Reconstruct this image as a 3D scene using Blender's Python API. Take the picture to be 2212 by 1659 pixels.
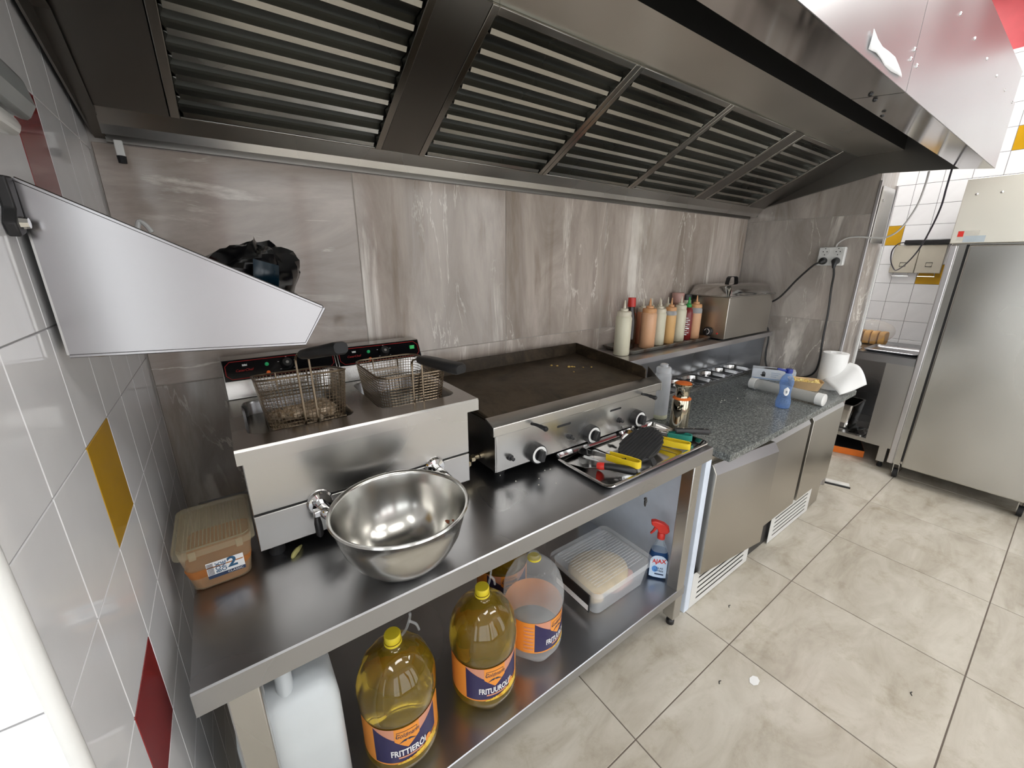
import bpy, bmesh, math, random
from mathutils import Vector, Matrix
random.seed(7)
PI = math.pi
scene = bpy.context.scene
for o in list(bpy.data.objects):
    bpy.data.objects.remove(o)
C = scene.collection

# ------------------------------------------------------------------ camera
cam_d = bpy.data.cameras.new('camera')
cam_d.sensor_width = 36.0
cam_d.lens = 875.864 / 2212.0 * 36.0
cam_d.clip_start = 0.02
cam = bpy.data.objects.new('camera', cam_d)
C.objects.link(cam)
cam.matrix_world = (Matrix.Translation((0.18298, -1.45594, 1.51334))
    @ Matrix.Rotation(-0.620566, 4, 'Z') @ Matrix.Rotation(-0.293291, 4, 'X')
    @ Matrix.Rotation(-0.000812, 4, 'Y') @ Matrix.Rotation(PI / 2, 4, 'X'))
scene.camera = cam

# ------------------------------------------------------------------ world, exposure
w = bpy.data.worlds.new('world'); scene.world = w; w.use_nodes = True
w.node_tree.nodes['Background'].inputs[0].default_value = (0.9, 0.95, 1.0, 1)
w.node_tree.nodes['Background'].inputs[1].default_value = 0.15
vs = scene.view_settings
vs.view_transform = 'Standard'; vs.look = 'None'; vs.gamma = 1.0; vs.use_curve_mapping = False
vs.exposure = 0.05
PANEL_POWER = 13.0
WINDOW_POWER = 1.7
# ceiling lamps of the room: (x, y, length x, length y)
CEILING_LAMPS = [(0.55, -2.15, 1.2, 0.3), (2.3, -1.75, 1.2, 0.3), (2.3, -2.75, 1.2, 0.3), (3.45, -1.75, 0.3, 1.2), (-1.2, -2.2, 0.3, 1.2), (4.0, -0.3, 1.0, 0.6)]
ZC = 3.3

# ------------------------------------------------------------------ helpers
OFF = {}
def thing(name, label, cat, loc=(0, 0, 0), group=None, rot=(0, 0, 0)):
    o = bpy.data.objects.new(name, None); C.objects.link(o)
    o.empty_display_size = 0.05
    o.location = loc; o.rotation_euler = rot
    o['label'] = label; o['category'] = cat
    if group: o['group'] = group
    OFF[o.name] = Vector(loc)
    return o
def tag(o, label, cat, group=None):
    o['label'] = label; o['category'] = cat
    if group: o['group'] = group
    return o

class MB:
    def __init__(s): s.v = []; s.f = []
    def add(s, vs, fs):
        b = len(s.v); s.v += [tuple(p) for p in vs]; s.f += [tuple(b + i for i in f) for f in fs]; return s
    def box(s, x0, y0, z0, x1, y1, z1):
        x0, x1 = min(x0, x1), max(x0, x1); y0, y1 = min(y0, y1), max(y0, y1); z0, z1 = min(z0, z1), max(z0, z1)
        return s.add([(x0,y0,z0),(x1,y0,z0),(x1,y1,z0),(x0,y1,z0),(x0,y0,z1),(x1,y0,z1),(x1,y1,z1),(x0,y1,z1)],
            [(3,2,1,0),(4,5,6,7),(0,1,5,4),(1,2,6,5),(2,3,7,6),(3,0,4,7)])
    def prism(s, prof, a, b, axis='x'):
        # prof: list of 2d points; extruded along axis from a to b. axis x -> (y,z); y -> (x,z); z -> (x,y)
        def P(p, t):
            return {'x': (t, p[0], p[1]), 'y': (p[0], t, p[1]), 'z': (p[0], p[1], t)}[axis]
        n = len(prof)
        ar = sum(prof[i][0]*prof[(i+1)%n][1]-prof[(i+1)%n][0]*prof[i][1] for i in range(n))
        pr = list(prof) if ar > 0 else list(prof)[::-1]
        vs = [P(p, a) for p in pr] + [P(p, b) for p in pr]
        fs = [tuple(range(n))[::-1], tuple(range(n, 2*n))] + [(i, (i+1) % n, n + (i+1) % n, n + i) for i in range(n)]
        if (axis == 'y') != (b < a): fs = [f[::-1] for f in fs]
        return s.add(vs, fs)
    def sheet(s, prof, a, b, t=0.0015, axis='x'):
        # open polyline profile thickened to a bent sheet
        n = len(prof); off = []
        for i in range(n):
            p0 = Vector(prof[max(i-1, 0)]); p1 = Vector(prof[min(i+1, n-1)])
            d = (p1 - p0); d.normalize(); off.append((prof[i][0] - d.y*t, prof[i][1] + d.x*t))
        for i in range(n-1):
            s.prism([prof[i], prof[i+1], off[i+1], off[i]], a, b, axis)
        return s
    def tube(s, pts, r, n=8, closed=False, cap=True):
        pts = [Vector(p) for p in pts]; m = len(pts); rings = []
        up = None
        rr = r if hasattr(r, '__len__') else [r]*m
        for i, p in enumerate(pts):
            if closed: d = pts[(i+1) % m] - pts[i-1]
            else: d = pts[min(i+1, m-1)] - pts[max(i-1, 0)]
            if d.length < 1e-9: d = Vector((0,0,1))
            d.normalize()
            if up is None:
                up = Vector((0,0,1)) if abs(d.z) < .9 else Vector((1,0,0))
            u = up - d*up.dot(d)
            if u.length < 1e-6: u = d.orthogonal()
            u.normalize(); up = u; w_ = d.cross(u)
            rings.append([p + (u*math.cos(2*PI*k/n) + w_*math.sin(2*PI*k/n))*rr[i] for k in range(n)])
        vs = [q for R in rings for q in R]; fs = []
        for i in range(m if closed else m-1):
            a = i*n; b = ((i+1) % m)*n
            for k in range(n): fs.append((a+k, a+(k+1) % n, b+(k+1) % n, b+k))
        if cap and not closed:
            fs.append(tuple(range(n))[::-1]); fs.append(tuple((m-1)*n+k for k in range(n)))
        return s.add(vs, fs)
    def lathe(s, prof, n=32, c=(0,0,0), axis='z', wob=None):
        vs = []; fs = []; m = len(prof)
        for (r, z) in prof:
            for k in range(n):
                a = 2*PI*k/n; q = r
                if wob: q = wob(r, z, a)
                x, y = q*math.cos(a), q*math.sin(a)
                p = {'z': (x, y, z), 'y': (x, z, -y), 'x': (z, x, y)}[axis]
                vs.append((c[0]+p[0], c[1]+p[1], c[2]+p[2]))
        for i in range(m-1):
            for k in range(n):
                fs.append((i*n+k, i*n+(k+1) % n, (i+1)*n+(k+1) % n, (i+1)*n+k))
        if prof[0][0] > 1e-6: fs.append(tuple(range(n))[::-1])
        if prof[-1][0] > 1e-6: fs.append(tuple((m-1)*n+k for k in range(n)))
        return s.add(vs, fs)
    def loft(s, loops, cap0=True, cap1=True):
        n = len(loops[0]); vs = [p for L in loops for p in L]; fs = []
        for i in range(len(loops)-1):
            for k in range(n): fs.append((i*n+k, i*n+(k+1) % n, (i+1)*n+(k+1) % n, (i+1)*n+k))
        if cap0: fs.append(tuple(range(n))[::-1])
        if cap1: fs.append(tuple((len(loops)-1)*n+k for k in range(n)))
        return s.add(vs, fs)
    def strip(s, u0, u1, n, lo, hi, fn, m=1):
        vs = []; fs = []
        for i in range(n+1):
            u = u0 + (u1-u0)*i/n; a = lo(u) if callable(lo) else lo; b = hi(u) if callable(hi) else hi
            for j in range(m+1): vs.append(fn(u, a + (b-a)*j/m))
        for i in range(n):
            for j in range(m):
                a = i*(m+1)+j; fs.append((a, a+m+1, a+m+2, a+1))
        return s.add(vs, fs)
    def text(s, body, size, fn, align='CENTER', shear=0, bold=0, sx=1.0):
        cu = bpy.data.curves.new('t', 'FONT'); cu.body = body; cu.size = size; cu.align_x = align; cu.align_y = 'CENTER'
        cu.shear = shear; cu.offset = bold*size; cu.resolution_u = 3
        ob = bpy.data.objects.new('t', cu); C.objects.link(ob)
        dg = bpy.context.evaluated_depsgraph_get()
        me = bpy.data.meshes.new_from_object(ob.evaluated_get(dg))
        s.add([fn(v.co.x*sx, v.co.y) for v in me.vertices], [tuple(p.vertices) for p in me.polygons])
        bpy.data.objects.remove(ob); bpy.data.curves.remove(cu); bpy.data.meshes.remove(me)
        return s
    def xf(s, M, start=0):
        for i in range(start, len(s.v)): s.v[i] = tuple(M @ Vector(s.v[i]))
        return s
    def mesh(s, name, mat, off=Vector((0,0,0)), smooth=False, ang=35):
        me = bpy.data.meshes.new(name)
        me.from_pydata([(p[0]-off.x, p[1]-off.y, p[2]-off.z) for p in s.v], [], s.f)
        me.validate(); me.update()
        if mat: me.materials.append(mat)
        if smooth:
            me.polygons.foreach_set('use_smooth', [True]*len(me.polygons)); me.set_sharp_from_angle(angle=math.radians(ang))
        return me
    def build(s, name, mat, parent=None, smooth=False, bevel=0, ang=35, origin=None, local=False, label=None, kind=None, seg=2, subsurf=0, solid=0):
        off = Vector(origin) if origin else Vector((0,0,0))
        if parent is not None and not local and parent.name in OFF: off = OFF[parent.name]
        me = s.mesh(name, mat, off, smooth or bevel > 0, ang)
        o = bpy.data.objects.new(name, me); C.objects.link(o)
        if parent is not None:
            o.parent = parent; OFF[o.name] = OFF.get(parent.name, Vector((0,0,0))) if not local else Vector((0,0,0))
        else:
            o.location = off; OFF[o.name] = off
        if solid:
            m = o.modifiers.new('solid', 'SOLIDIFY'); m.thickness = solid; m.offset = 0
        if bevel > 0:
            m = o.modifiers.new('bevel', 'BEVEL'); m.width = bevel; m.segments = seg; m.limit_method = 'ANGLE'; m.angle_limit = math.radians(40)
        if subsurf:
            m = o.modifiers.new('sub', 'SUBSURF'); m.levels = subsurf; m.render_levels = subsurf
        if label: o['label'] = label
        if kind: o['kind'] = kind
        return o

def copy_tree(o, parent=None):
    c = o.copy(); C.objects.link(c); OFF[c.name] = OFF.get(o.name, Vector((0,0,0)))
    if parent is not None: c.parent = parent
    for ch in [x for x in CH.get(o.name, [])]: copy_tree(ch, c)
    return c
CH = {}
def reg(o):
    CH.clear()
    for x in bpy.data.objects:
        if x.parent: CH.setdefault(x.parent.name, []).append(x)

def rrect(x0, y0, x1, y1, r, n=5):
    pts = []
    for cx, cy, a0 in ((x1-r, y1-r, 0), (x0+r, y1-r, PI/2), (x0+r, y0+r, PI), (x1-r, y0+r, 1.5*PI)):
        for k in range(n+1):
            a = a0 + PI/2*k/n; pts.append((cx+r*math.cos(a), cy+r*math.sin(a)))
    return pts
def smooth_path(P, k=8, closed=False):
    P = [Vector(p) for p in P]; out = []; m = len(P)
    for i in range(m if closed else m-1):
        if closed: p0, p1, p2, p3 = P[i-1], P[i], P[(i+1) % m], P[(i+2) % m]
        else: p0, p1, p2, p3 = P[max(i-1,0)], P[i], P[i+1], P[min(i+2,m-1)]
        for j in range(k):
            t = j/k
            out.append(.5*((2*p1)+(-p0+p2)*t+(2*p0-5*p1+4*p2-p3)*t*t+(-p0+3*p1-3*p2+p3)*t**3))
    if not closed: out.append(P[-1])
    return out
def blob(c, r, seed=0, n=10, squash=(1,1,1), amp=.25):
    rnd = random.Random(seed); m = MB(); ph = [rnd.uniform(0, 6.28) for _ in range(6)]
    prof = []
    vs = []; fs = []
    for i in range(n+1):
        t = PI*i/n
        for k in range(n*2):
            a = 2*PI*k/(n*2)
            q = r*(1 + amp*(math.sin(2*a+ph[0]+t)+math.sin(3*t+ph[1])*.7+math.sin(3*a+ph[2]+2*t)*.6+math.sin(5*a+ph[3])*.3*math.sin(t))/2)
            vs.append((c[0]+q*math.sin(t)*math.cos(a)*squash[0], c[1]+q*math.sin(t)*math.sin(a)*squash[1], c[2]+q*math.cos(t)*squash[2]))
    N = n*2
    for i in range(n):
        for k in range(N): fs.append((i*N+k, (i+1)*N+k, (i+1)*N+(k+1) % N, i*N+(k+1) % N))
    return m.add(vs, fs)

# ------------------------------------------------------------------ materials
def nmat(name):
    m = bpy.data.materials.new(name); m.use_nodes = True
    return m, m.node_tree.nodes, m.node_tree.links, m.node_tree.nodes['Principled BSDF']
def setp(b, col=None, rough=None, metal=None, **k):
    if col: b.inputs['Base Color'].default_value = (*col, 1)
    if rough is not None: b.inputs['Roughness'].default_value = rough
    if metal is not None: b.inputs['Metallic'].default_value = metal
    for kk, v in k.items(): b.inputs[kk.replace('_', ' ')].default_value = v
def ramp(nd, stops):
    r = nd.new('ShaderNodeValToRGB'); e = r.color_ramp.elements
    while len(e) < len(stops): e.new(.5)
    for i, (p, c) in enumerate(stops):
        e[i].position = p; e[i].color = (*c, 1) if len(c) == 3 else c
    return r
def coords(nd, ln, scale=(1,1,1), rand=False, rot=(0,0,0)):
    tc = nd.new('ShaderNodeTexCoord'); mp = nd.new('ShaderNodeMapping')
    mp.inputs['Scale'].default_value = scale; mp.inputs['Rotation'].default_value = rot
    ln.new(tc.outputs['Object'], mp.inputs['Vector'])
    if rand:
        oi = nd.new('ShaderNodeObjectInfo'); mu = nd.new('ShaderNodeMath'); mu.operation = 'MULTIPLY'; mu.inputs[1].default_value = 37.0
        ln.new(oi.outputs['Random'], mu.inputs[0])
        cb = nd.new('ShaderNodeCombineXYZ')
        for i in range(3): ln.new(mu.outputs[0], cb.inputs[i])
        ln.new(cb.outputs[0], mp.inputs['Location'])
    return mp
def noise(nd, ln, vec, scale=5, detail=4, rough=.55, dist=0):
    n = nd.new('ShaderNodeTexNoise'); n.inputs['Scale'].default_value = scale; n.inputs['Detail'].default_value = detail
    n.inputs['Roughness'].default_value = rough; n.inputs['Distortion'].default_value = dist
    ln.new(vec.outputs[0], n.inputs['Vector']); return n
def bump(nd, ln, src, b, strength=.1, dist=.001):
    bp = nd.new('ShaderNodeBump'); bp.inputs['Strength'].default_value = strength; bp.inputs['Distance'].default_value = dist
    ln.new(src, bp.inputs['Height']); ln.new(bp.outputs[0], b.inputs['Normal'])

def plain(name, col, rough=.5, metal=0, var=.08, **k):
    m, nd, ln, b = nmat(name); setp(b, col, rough, metal, **k)
    if var:
        mp = coords(nd, ln); n = noise(nd, ln, mp, 14, 5)
        r = ramp(nd, [(.3, tuple(max(0, c*(1-var)) for c in col)), (.7, tuple(min(1, c*(1+var*.5)) for c in col))])
        ln.new(n.outputs['Fac'], r.inputs[0]); ln.new(r.outputs[0], b.inputs['Base Color'])
    return m
def steel(name, col=(.56,.55,.53), rough=.26, scale=(.6,14,14), var=.1, rvar=.07, smudge=.6):
    m, nd, ln, b = nmat(name); setp(b, col, rough, 1.0)
    mp = coords(nd, ln, scale); n = noise(nd, ln, mp, 6, 0)
    mp2 = coords(nd, ln, (1,1,1)); n2 = noise(nd, ln, mp2, 3.5, 0, .5)
    mx = nd.new('ShaderNodeMath'); mx.operation = 'MULTIPLY_ADD'; mx.inputs[1].default_value = 1.2
    mh = nd.new('ShaderNodeMath'); mh.operation = 'MULTIPLY'; mh.inputs[1].default_value = 0.0; ln.new(n.outputs['Fac'], mh.inputs[0])
    ln.new(n2.outputs['Fac'], mx.inputs[0]); ln.new(mh.outputs[0], mx.inputs[2])
    r = ramp(nd, [(.25, tuple(c*(1-var) for c in col)), (1.0, tuple(min(1, c*(1+var*.4)) for c in col))])
    ln.new(mx.outputs[0], r.inputs[0]); ln.new(r.outputs[0], b.inputs['Base Color'])
    r2 = nd.new('ShaderNodeMapRange'); r2.inputs[1].default_value = .2; r2.inputs[2].default_value = 1.1
    r2.inputs[3].default_value = max(.03, rough-rvar*.6); r2.inputs[4].default_value = rough+rvar
    ln.new(mx.outputs[0], r2.inputs[0]); ln.new(r2.outputs[0], b.inputs['Roughness'])
    return m
def marble(name, vert=True, c0=(.29,.238,.198), c1=(.57,.495,.435), vein=(.82,.77,.70), rough=.11):
    m, nd, ln, b = nmat(name); setp(b, c0, rough)
    def mp_(s): return coords(nd, ln, s, rand=True, rot=(.30, .26, 0) if vert else (.16, .2, 0))
    A = mp_((3.2,3.2,.85) if vert else (.8,.8,3.2)); B = mp_((6.5,6.5,.8) if vert else (.8,.8,6)); D = mp_((2.2,2.2,1.1))
    n = noise(nd, ln, A, 1.5, 9, .68, .9)
    r = ramp(nd, [(.30, c0), (.48, tuple(a*.55+b_*.45 for a, b_ in zip(c0, c1))), (.68, c1)]); ln.new(n.outputs['Fac'], r.inputs[0])
    n2 = noise(nd, ln, B, .9, 8, .66, .7); v = ramp(nd, [(.57, (0,0,0)), (.64, (.85,.85,.85))]); ln.new(n2.outputs['Fac'], v.inputs[0])
    n3 = noise(nd, ln, D, 2.0, 4); v3 = ramp(nd, [(.42, (0,0,0)), (.62, (1,1,1))]); ln.new(n3.outputs['Fac'], v3.inputs[0])
    mu = nd.new('ShaderNodeMath'); mu.operation = 'MULTIPLY'; ln.new(v.outputs[0], mu.inputs[0]); ln.new(v3.outputs[0], mu.inputs[1])
    mix = nd.new('ShaderNodeMix'); mix.data_type = 'RGBA'
    ln.new(mu.outputs[0], mix.inputs[0]); ln.new(r.outputs[0], mix.inputs[6]); mix.inputs[7].default_value = (*vein, 1)
    n4 = noise(nd, ln, B, 1.3, 6, .6, .2); v4 = ramp(nd, [(.30, (.72,.68,.63)), (.42, (1,1,1))]); ln.new(n4.outputs['Fac'], v4.inputs[0])
    n5 = noise(nd, ln, A, 1.15, 6, .6, 1.1); v5 = ramp(nd, [(.488, (0,0,0)), (.5, (.75,.75,.75)), (.507, (0,0,0))]); ln.new(n5.outputs['Fac'], v5.inputs[0])
    n6 = noise(nd, ln, D, 1.3, 3); v6 = ramp(nd, [(.50, (0,0,0)), (.60, (1,1,1))]); ln.new(n6.outputs['Fac'], v6.inputs[0])
    mu5 = nd.new('ShaderNodeMath'); mu5.operation = 'MULTIPLY'; ln.new(v5.outputs[0], mu5.inputs[0]); ln.new(v6.outputs[0], mu5.inputs[1])
    mx5 = nd.new('ShaderNodeMix'); mx5.data_type = 'RGBA'; ln.new(mu5.outputs[0], mx5.inputs[0]); ln.new(mix.outputs[2], mx5.inputs[6]); mx5.inputs[7].default_value = (*vein, 1); mix = mx5
    mx2 = nd.new('ShaderNodeMix'); mx2.data_type = 'RGBA'; mx2.blend_type = 'MULTIPLY'; mx2.inputs[0].default_value = 1
    ln.new(mix.outputs[2], mx2.inputs[6]); ln.new(v4.outputs[0], mx2.inputs[7]); ln.new(mx2.outputs[2], b.inputs['Base Color'])
    return m
def glassy(name, col, fac=.5, rough=.08, edge=.45, tint=None):
    # clear plastic: part see-through, part glossy body colour
    m, nd, ln, b = nmat(name); setp(b, col, rough)
    t = nd.new('ShaderNodeBsdfTransparent'); t.inputs[0].default_value = (*(tint or (1,1,1)), 1)
    mx = nd.new('ShaderNodeMixShader'); lw = nd.new('ShaderNodeLayerWeight'); lw.inputs[0].default_value = .35
    mr = nd.new('ShaderNodeMapRange'); mr.inputs[3].default_value = fac; mr.inputs[4].default_value = min(1, fac+edge)
    ln.new(lw.outputs['Facing'], mr.inputs[0]); ln.new(mr.outputs[0], mx.inputs[0])
    ln.new(t.outputs[0], mx.inputs[1]); ln.new(b.outputs[0], mx.inputs[2])
    ln.new(mx.outputs[0], nd['Material Output'].inputs[0])
    return m
def trans(name, col, rough=.06, tw=.9, ior=1.33):
    m, nd, ln, b = nmat(name); setp(b, col, rough); b.inputs['Transmission Weight'].default_value = tw; b.inputs['IOR'].default_value = ior
    return m
def emis(name, col, st):
    m, nd, ln, b = nmat(name); setp(b, col, .5); b.inputs['Emission Color'].default_value = (*col, 1); b.inputs['Emission Strength'].default_value = st
    return m
def grime(name, base, dirt, rough=.4, metal=0, scale=6, lo=.45, hi=.6, **k):
    m, nd, ln, b = nmat(name); setp(b, base, rough, metal, **k)
    mp = coords(nd, ln); n = noise(nd, ln, mp, scale, 8, .65, .4)
    r = ramp(nd, [(lo, base), (hi, dirt)]); ln.new(n.outputs['Fac'], r.inputs[0]); ln.new(r.outputs[0], b.inputs['Base Color'])
    bump(nd, ln, n.outputs['Fac'], b, .15, .001)
    return m

M = {}
M['steel'] = steel('steel_brushed')
M['steel_v'] = steel('steel_brushed_upright', scale=(14,14,.6), rough=.3)
M['steel_y'] = steel('steel_brushed_across', scale=(14,.6,14))
M['steel_top'] = steel('steel_worktop', col=(.45,.455,.47), rough=.29, rvar=.08, var=.14)
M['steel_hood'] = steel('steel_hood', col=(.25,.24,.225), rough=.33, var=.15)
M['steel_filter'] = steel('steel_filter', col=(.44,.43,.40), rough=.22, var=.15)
M['steel_slat_shade'] = steel('steel_filter_shaded', col=(.185,.185,.17), rough=.28, var=.2)  # same filter steel; dark reflections on the slat faces put into its colour
M['steel_shelf'] = steel('steel_shelf_panel', col=(.34,.33,.335), rough=.24, var=.12)
M['steel_mirror'] = steel('steel_polished', col=(.62,.61,.60), rough=.1, rvar=.05, var=.1)
M['steel_white'] = steel('steel_bright', col=(.60,.585,.59), rough=.34, var=.08)
M['steel_fridge'] = steel('steel_fridge', col=(.52,.51,.48), rough=.24, scale=(14,14,.6), var=.08)
M['steel_door'] = steel('steel_cabinet_door', col=(.50,.47,.42), rough=.33, scale=(14,14,.6), var=.08)
M['chrome'] = steel('chrome', col=(.75,.75,.75), rough=.06, rvar=.03, var=.05)
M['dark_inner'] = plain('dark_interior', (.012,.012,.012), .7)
M['black_plastic'] = plain('black_plastic', (.014,.014,.015), .38)
M['black_gloss'] = plain('black_gloss_panel', (.006,.006,.007), .12, var=0)
M['black_iron'] = plain('black_cast_iron', (.022,.022,.023), .5, var=.3)
M['rubber'] = plain('rubber', (.012,.012,.013), .7)
M['marble_v'] = marble('beige_marble_tile_upright_veins')
M['marble_h'] = marble('beige_marble_tile_level_veins', vert=False, c0=(.29,.24,.205), c1=(.54,.465,.41))
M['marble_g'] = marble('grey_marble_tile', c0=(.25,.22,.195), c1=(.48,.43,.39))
M['grout'] = plain('grout_beige', (.42,.39,.36), .9)
M['grout_grey'] = plain('grout_grey', (.20,.19,.20), .9)
M['grout_light'] = plain('grout_light', (.36,.355,.36), .85)
M['white_tile'] = plain('white_glazed_tile', (.82,.82,.83), .08, var=.03)
M['yellow_tile'] = plain('yellow_glazed_tile', (.56,.31,.012), .1, var=.05)
M['red_tile'] = plain('red_glazed_tile', (.27,.012,.014), .1, var=.06)
M['red_paint'] = plain('red_paint', (.46,.055,.065), .55)
M['white_paint'] = plain('white_paint', (.78,.77,.75), .7, var=.03)
M['white_plastic'] = plain('white_plastic', (.74,.74,.72), .32, var=.03)
M['white_powder'] = plain('white_coated_metal', (.70,.77,.88), .35, var=.05)
M['cream_plate'] = plain('greyish_beige_plastic', (.55,.51,.42), .4, var=.06)
def floor_mat():
    m, nd, ln, b = nmat('beige_stone_floor_tile'); setp(b, (.6,.56,.48), .24)
    mp = coords(nd, ln, (1.0, 2.6, 1), rand=True, rot=(0,0,.55)); n = noise(nd, ln, mp, 2.6, 10, .62, .7)
    r = ramp(nd, [(.22, (.31,.275,.22)), (.42, (.445,.405,.335)), (.6, (.53,.492,.42)), (.8, (.61,.575,.505))])
    ln.new(n.outputs['Fac'], r.inputs[0])
    mp2 = coords(nd, ln, (1,1,1), rand=True); n2 = noise(nd, ln, mp2, 9, 8, .75, .3)
    r2 = ramp(nd, [(.52, (1,1,1)), (.75, (.78,.75,.68))]); ln.new(n2.outputs['Fac'], r2.inputs[0])
    mix = nd.new('ShaderNodeMix'); mix.data_type = 'RGBA'; mix.blend_type = 'MULTIPLY'; mix.inputs[0].default_value = 1
    ln.new(r.outputs[0], mix.inputs[6]); ln.new(r2.outputs[0], mix.inputs[7]); ln.new(mix.outputs[2], b.inputs['Base Color'])
    bump(nd, ln, n2.outputs['Fac'], b, .06, .001); return m
M['floor'] = floor_mat()
M['floor_grout'] = plain('dark_floor_grout', (.16,.13,.11), .9)
def granite_mat():
    m, nd, ln, b = nmat('dark_speckled_granite'); setp(b, (.1,.1,.1), .2)
    mp = coords(nd, ln, (1,1.6,1)); n = noise(nd, ln, mp, 95, 4, .7, .5)
    r = ramp(nd, [(.34, (.04,.046,.046)), (.5, (.125,.135,.132)), (.62, (.23,.245,.235)), (.76, (.42,.43,.41))])
    ln.new(n.outputs['Fac'], r.inputs[0]); ln.new(r.outputs[0], b.inputs['Base Color']); return m
M['granite'] = granite_mat()
# ------------------------------------------------------------------ room shell
def struct(name, mb, mat, **k):
    o = mb.build(name, mat, **k); o['kind'] = 'structure'; return o
TILE_CACHE = {}
def tile(parent, x0, y0, z0, x1, y1, z1, mat, bev=.0012):
    key = (round(x1-x0,4), round(y1-y0,4), round(z1-z0,4), mat.name)
    c = Vector(((x0+x1)/2, (y0+y1)/2, (z0+z1)/2)); h = Vector(((x1-x0)/2, (y1-y0)/2, (z1-z0)/2))
    if key not in TILE_CACHE:
        me = MB().box(-h.x,-h.y,-h.z,h.x,h.y,h.z).mesh('tile', mat)
        bm = bmesh.new(); bm.from_mesh(me)
        bmesh.ops.bevel(bm, geom=list(bm.edges), offset=bev, segments=1, affect='EDGES')
        bm.to_mesh(me); bm.free(); TILE_CACHE[key] = me
    o = bpy.data.objects.new('tile', TILE_CACHE[key]); C.objects.link(o)
    o.parent = parent; o.location = c - OFF[parent.name]; return o

floor = struct('floor', MB().box(-2.3,-3.7,-.12, 4.9,.95,-.0025), M['floor_grout'])
fxs = [1.066+.6*k for k in range(-5, 7)]; fys = [-.926+.593*k for k in range(-4, 4)]
xs = [-2.3]+[x for x in fxs if -2.25 < x < 4.78]+[4.8]; ys = [-3.6]+[y for y in fys if -3.55 < y < .8]+[.9]
for i in range(len(xs)-1):
    for j in range(len(ys)-1):
        tile(floor, xs[i]+.002, ys[j]+.002, -.01, xs[i+1]-.002, ys[j+1]-.002, 0, M['floor'], .001)

ceiling = struct('ceiling', MB().box(-2.3,-3.7,ZC, 4.9,.95,ZC+.1), M['white_paint'])
# back wall, large beige marble tiles
wall_back = struct('wall_back', MB().box(-2.3,.0018,-.1, 3.175,.15,ZC), M['grout'])
bx = [.0015,.596,1.191,1.787,2.392,2.973,3.175]; bz = [0,.585,1.18,1.785]
for i in range(6):
    for j in range(3):
        mt = M['marble_h'] if (i == 0 and j == 2) or (i == 3 and j == 1) else M['marble_v'] if j == 2 or i in (1, 2) else M['marble_g']  # darker grey copy on lower rows: part stone colour, part painted shade
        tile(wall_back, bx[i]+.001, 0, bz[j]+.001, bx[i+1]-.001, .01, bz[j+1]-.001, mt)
# return wall on the right of the counter
wall_return = struct('wall_return', MB().box(3.1768,-.6582,-.1, 3.4582,.95,ZC), M['grout'])
for j, (a, b_) in enumerate(((0,.575),(.575,1.17),(1.17,1.765),(1.765,2.36))):
    for (y0, y1) in ((-.66,-.002),):
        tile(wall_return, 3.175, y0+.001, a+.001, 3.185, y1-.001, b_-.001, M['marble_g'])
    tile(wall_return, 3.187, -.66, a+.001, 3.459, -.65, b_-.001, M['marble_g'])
struct('trim_1', MB().box(3.169,-.668,0, 3.186,-.655,1.93), M['steel_white'], bevel=.002, parent=wall_return)
struct('trim_2', MB().box(3.452,-.672,.0, 3.466,-.65,1.93), M['steel_white'], bevel=.002, parent=wall_return)
# left partition with small white wall tiles
wall_left = struct('wall_left', MB().box(-.30,-.983,-.1, -.0015,.0,ZC), M['grout_light'])
ly = [-.985,-.847,-.692,-.546,-.408,-.26,-.11,-.001]; lz = [.093+.1672*k for k in range(-1, 20)]; lz[0] = 0
for i in range(7):
    for j in range(len(lz)-1):
        if lz[j] > 2.15: continue
        mt = M['white_tile']
        if i == 2 and abs(lz[j]-1.096) < .03: mt = M['yellow_tile']
        if i == 1 and abs(lz[j]-.762) < .03: mt = M['red_tile']
        if i == 3 and abs(lz[j]-1.598) < .03: mt = M['red_tile']
        tile(wall_left, -.008, ly[i]+.0009, lz[j]+.0009, 0, ly[i+1]-.0009, lz[j+1]-.0009, mt, .0008)
ez = [1.113+.1475*k for k in range(-7, 8)]
for a in (0, 1):
    for j in range(len(ez)-1):
        mt = M['red_tile'] if (a == 0 and abs(ez[j]-1.2605) < .02) else M['white_tile']
        tile(wall_left, -.15*(a+1)+.0012, -.985, ez[j]+.0012, -.15*a-.0012-(.006 if a == 0 else 0), -.978, ez[j+1]-.0012, mt)
struct('trim_3', MB().tube([(-.005,-.980,0), (-.005,-.980,ZC)], .0075, 16), M['white_plastic'], smooth=True, parent=wall_left)
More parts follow.
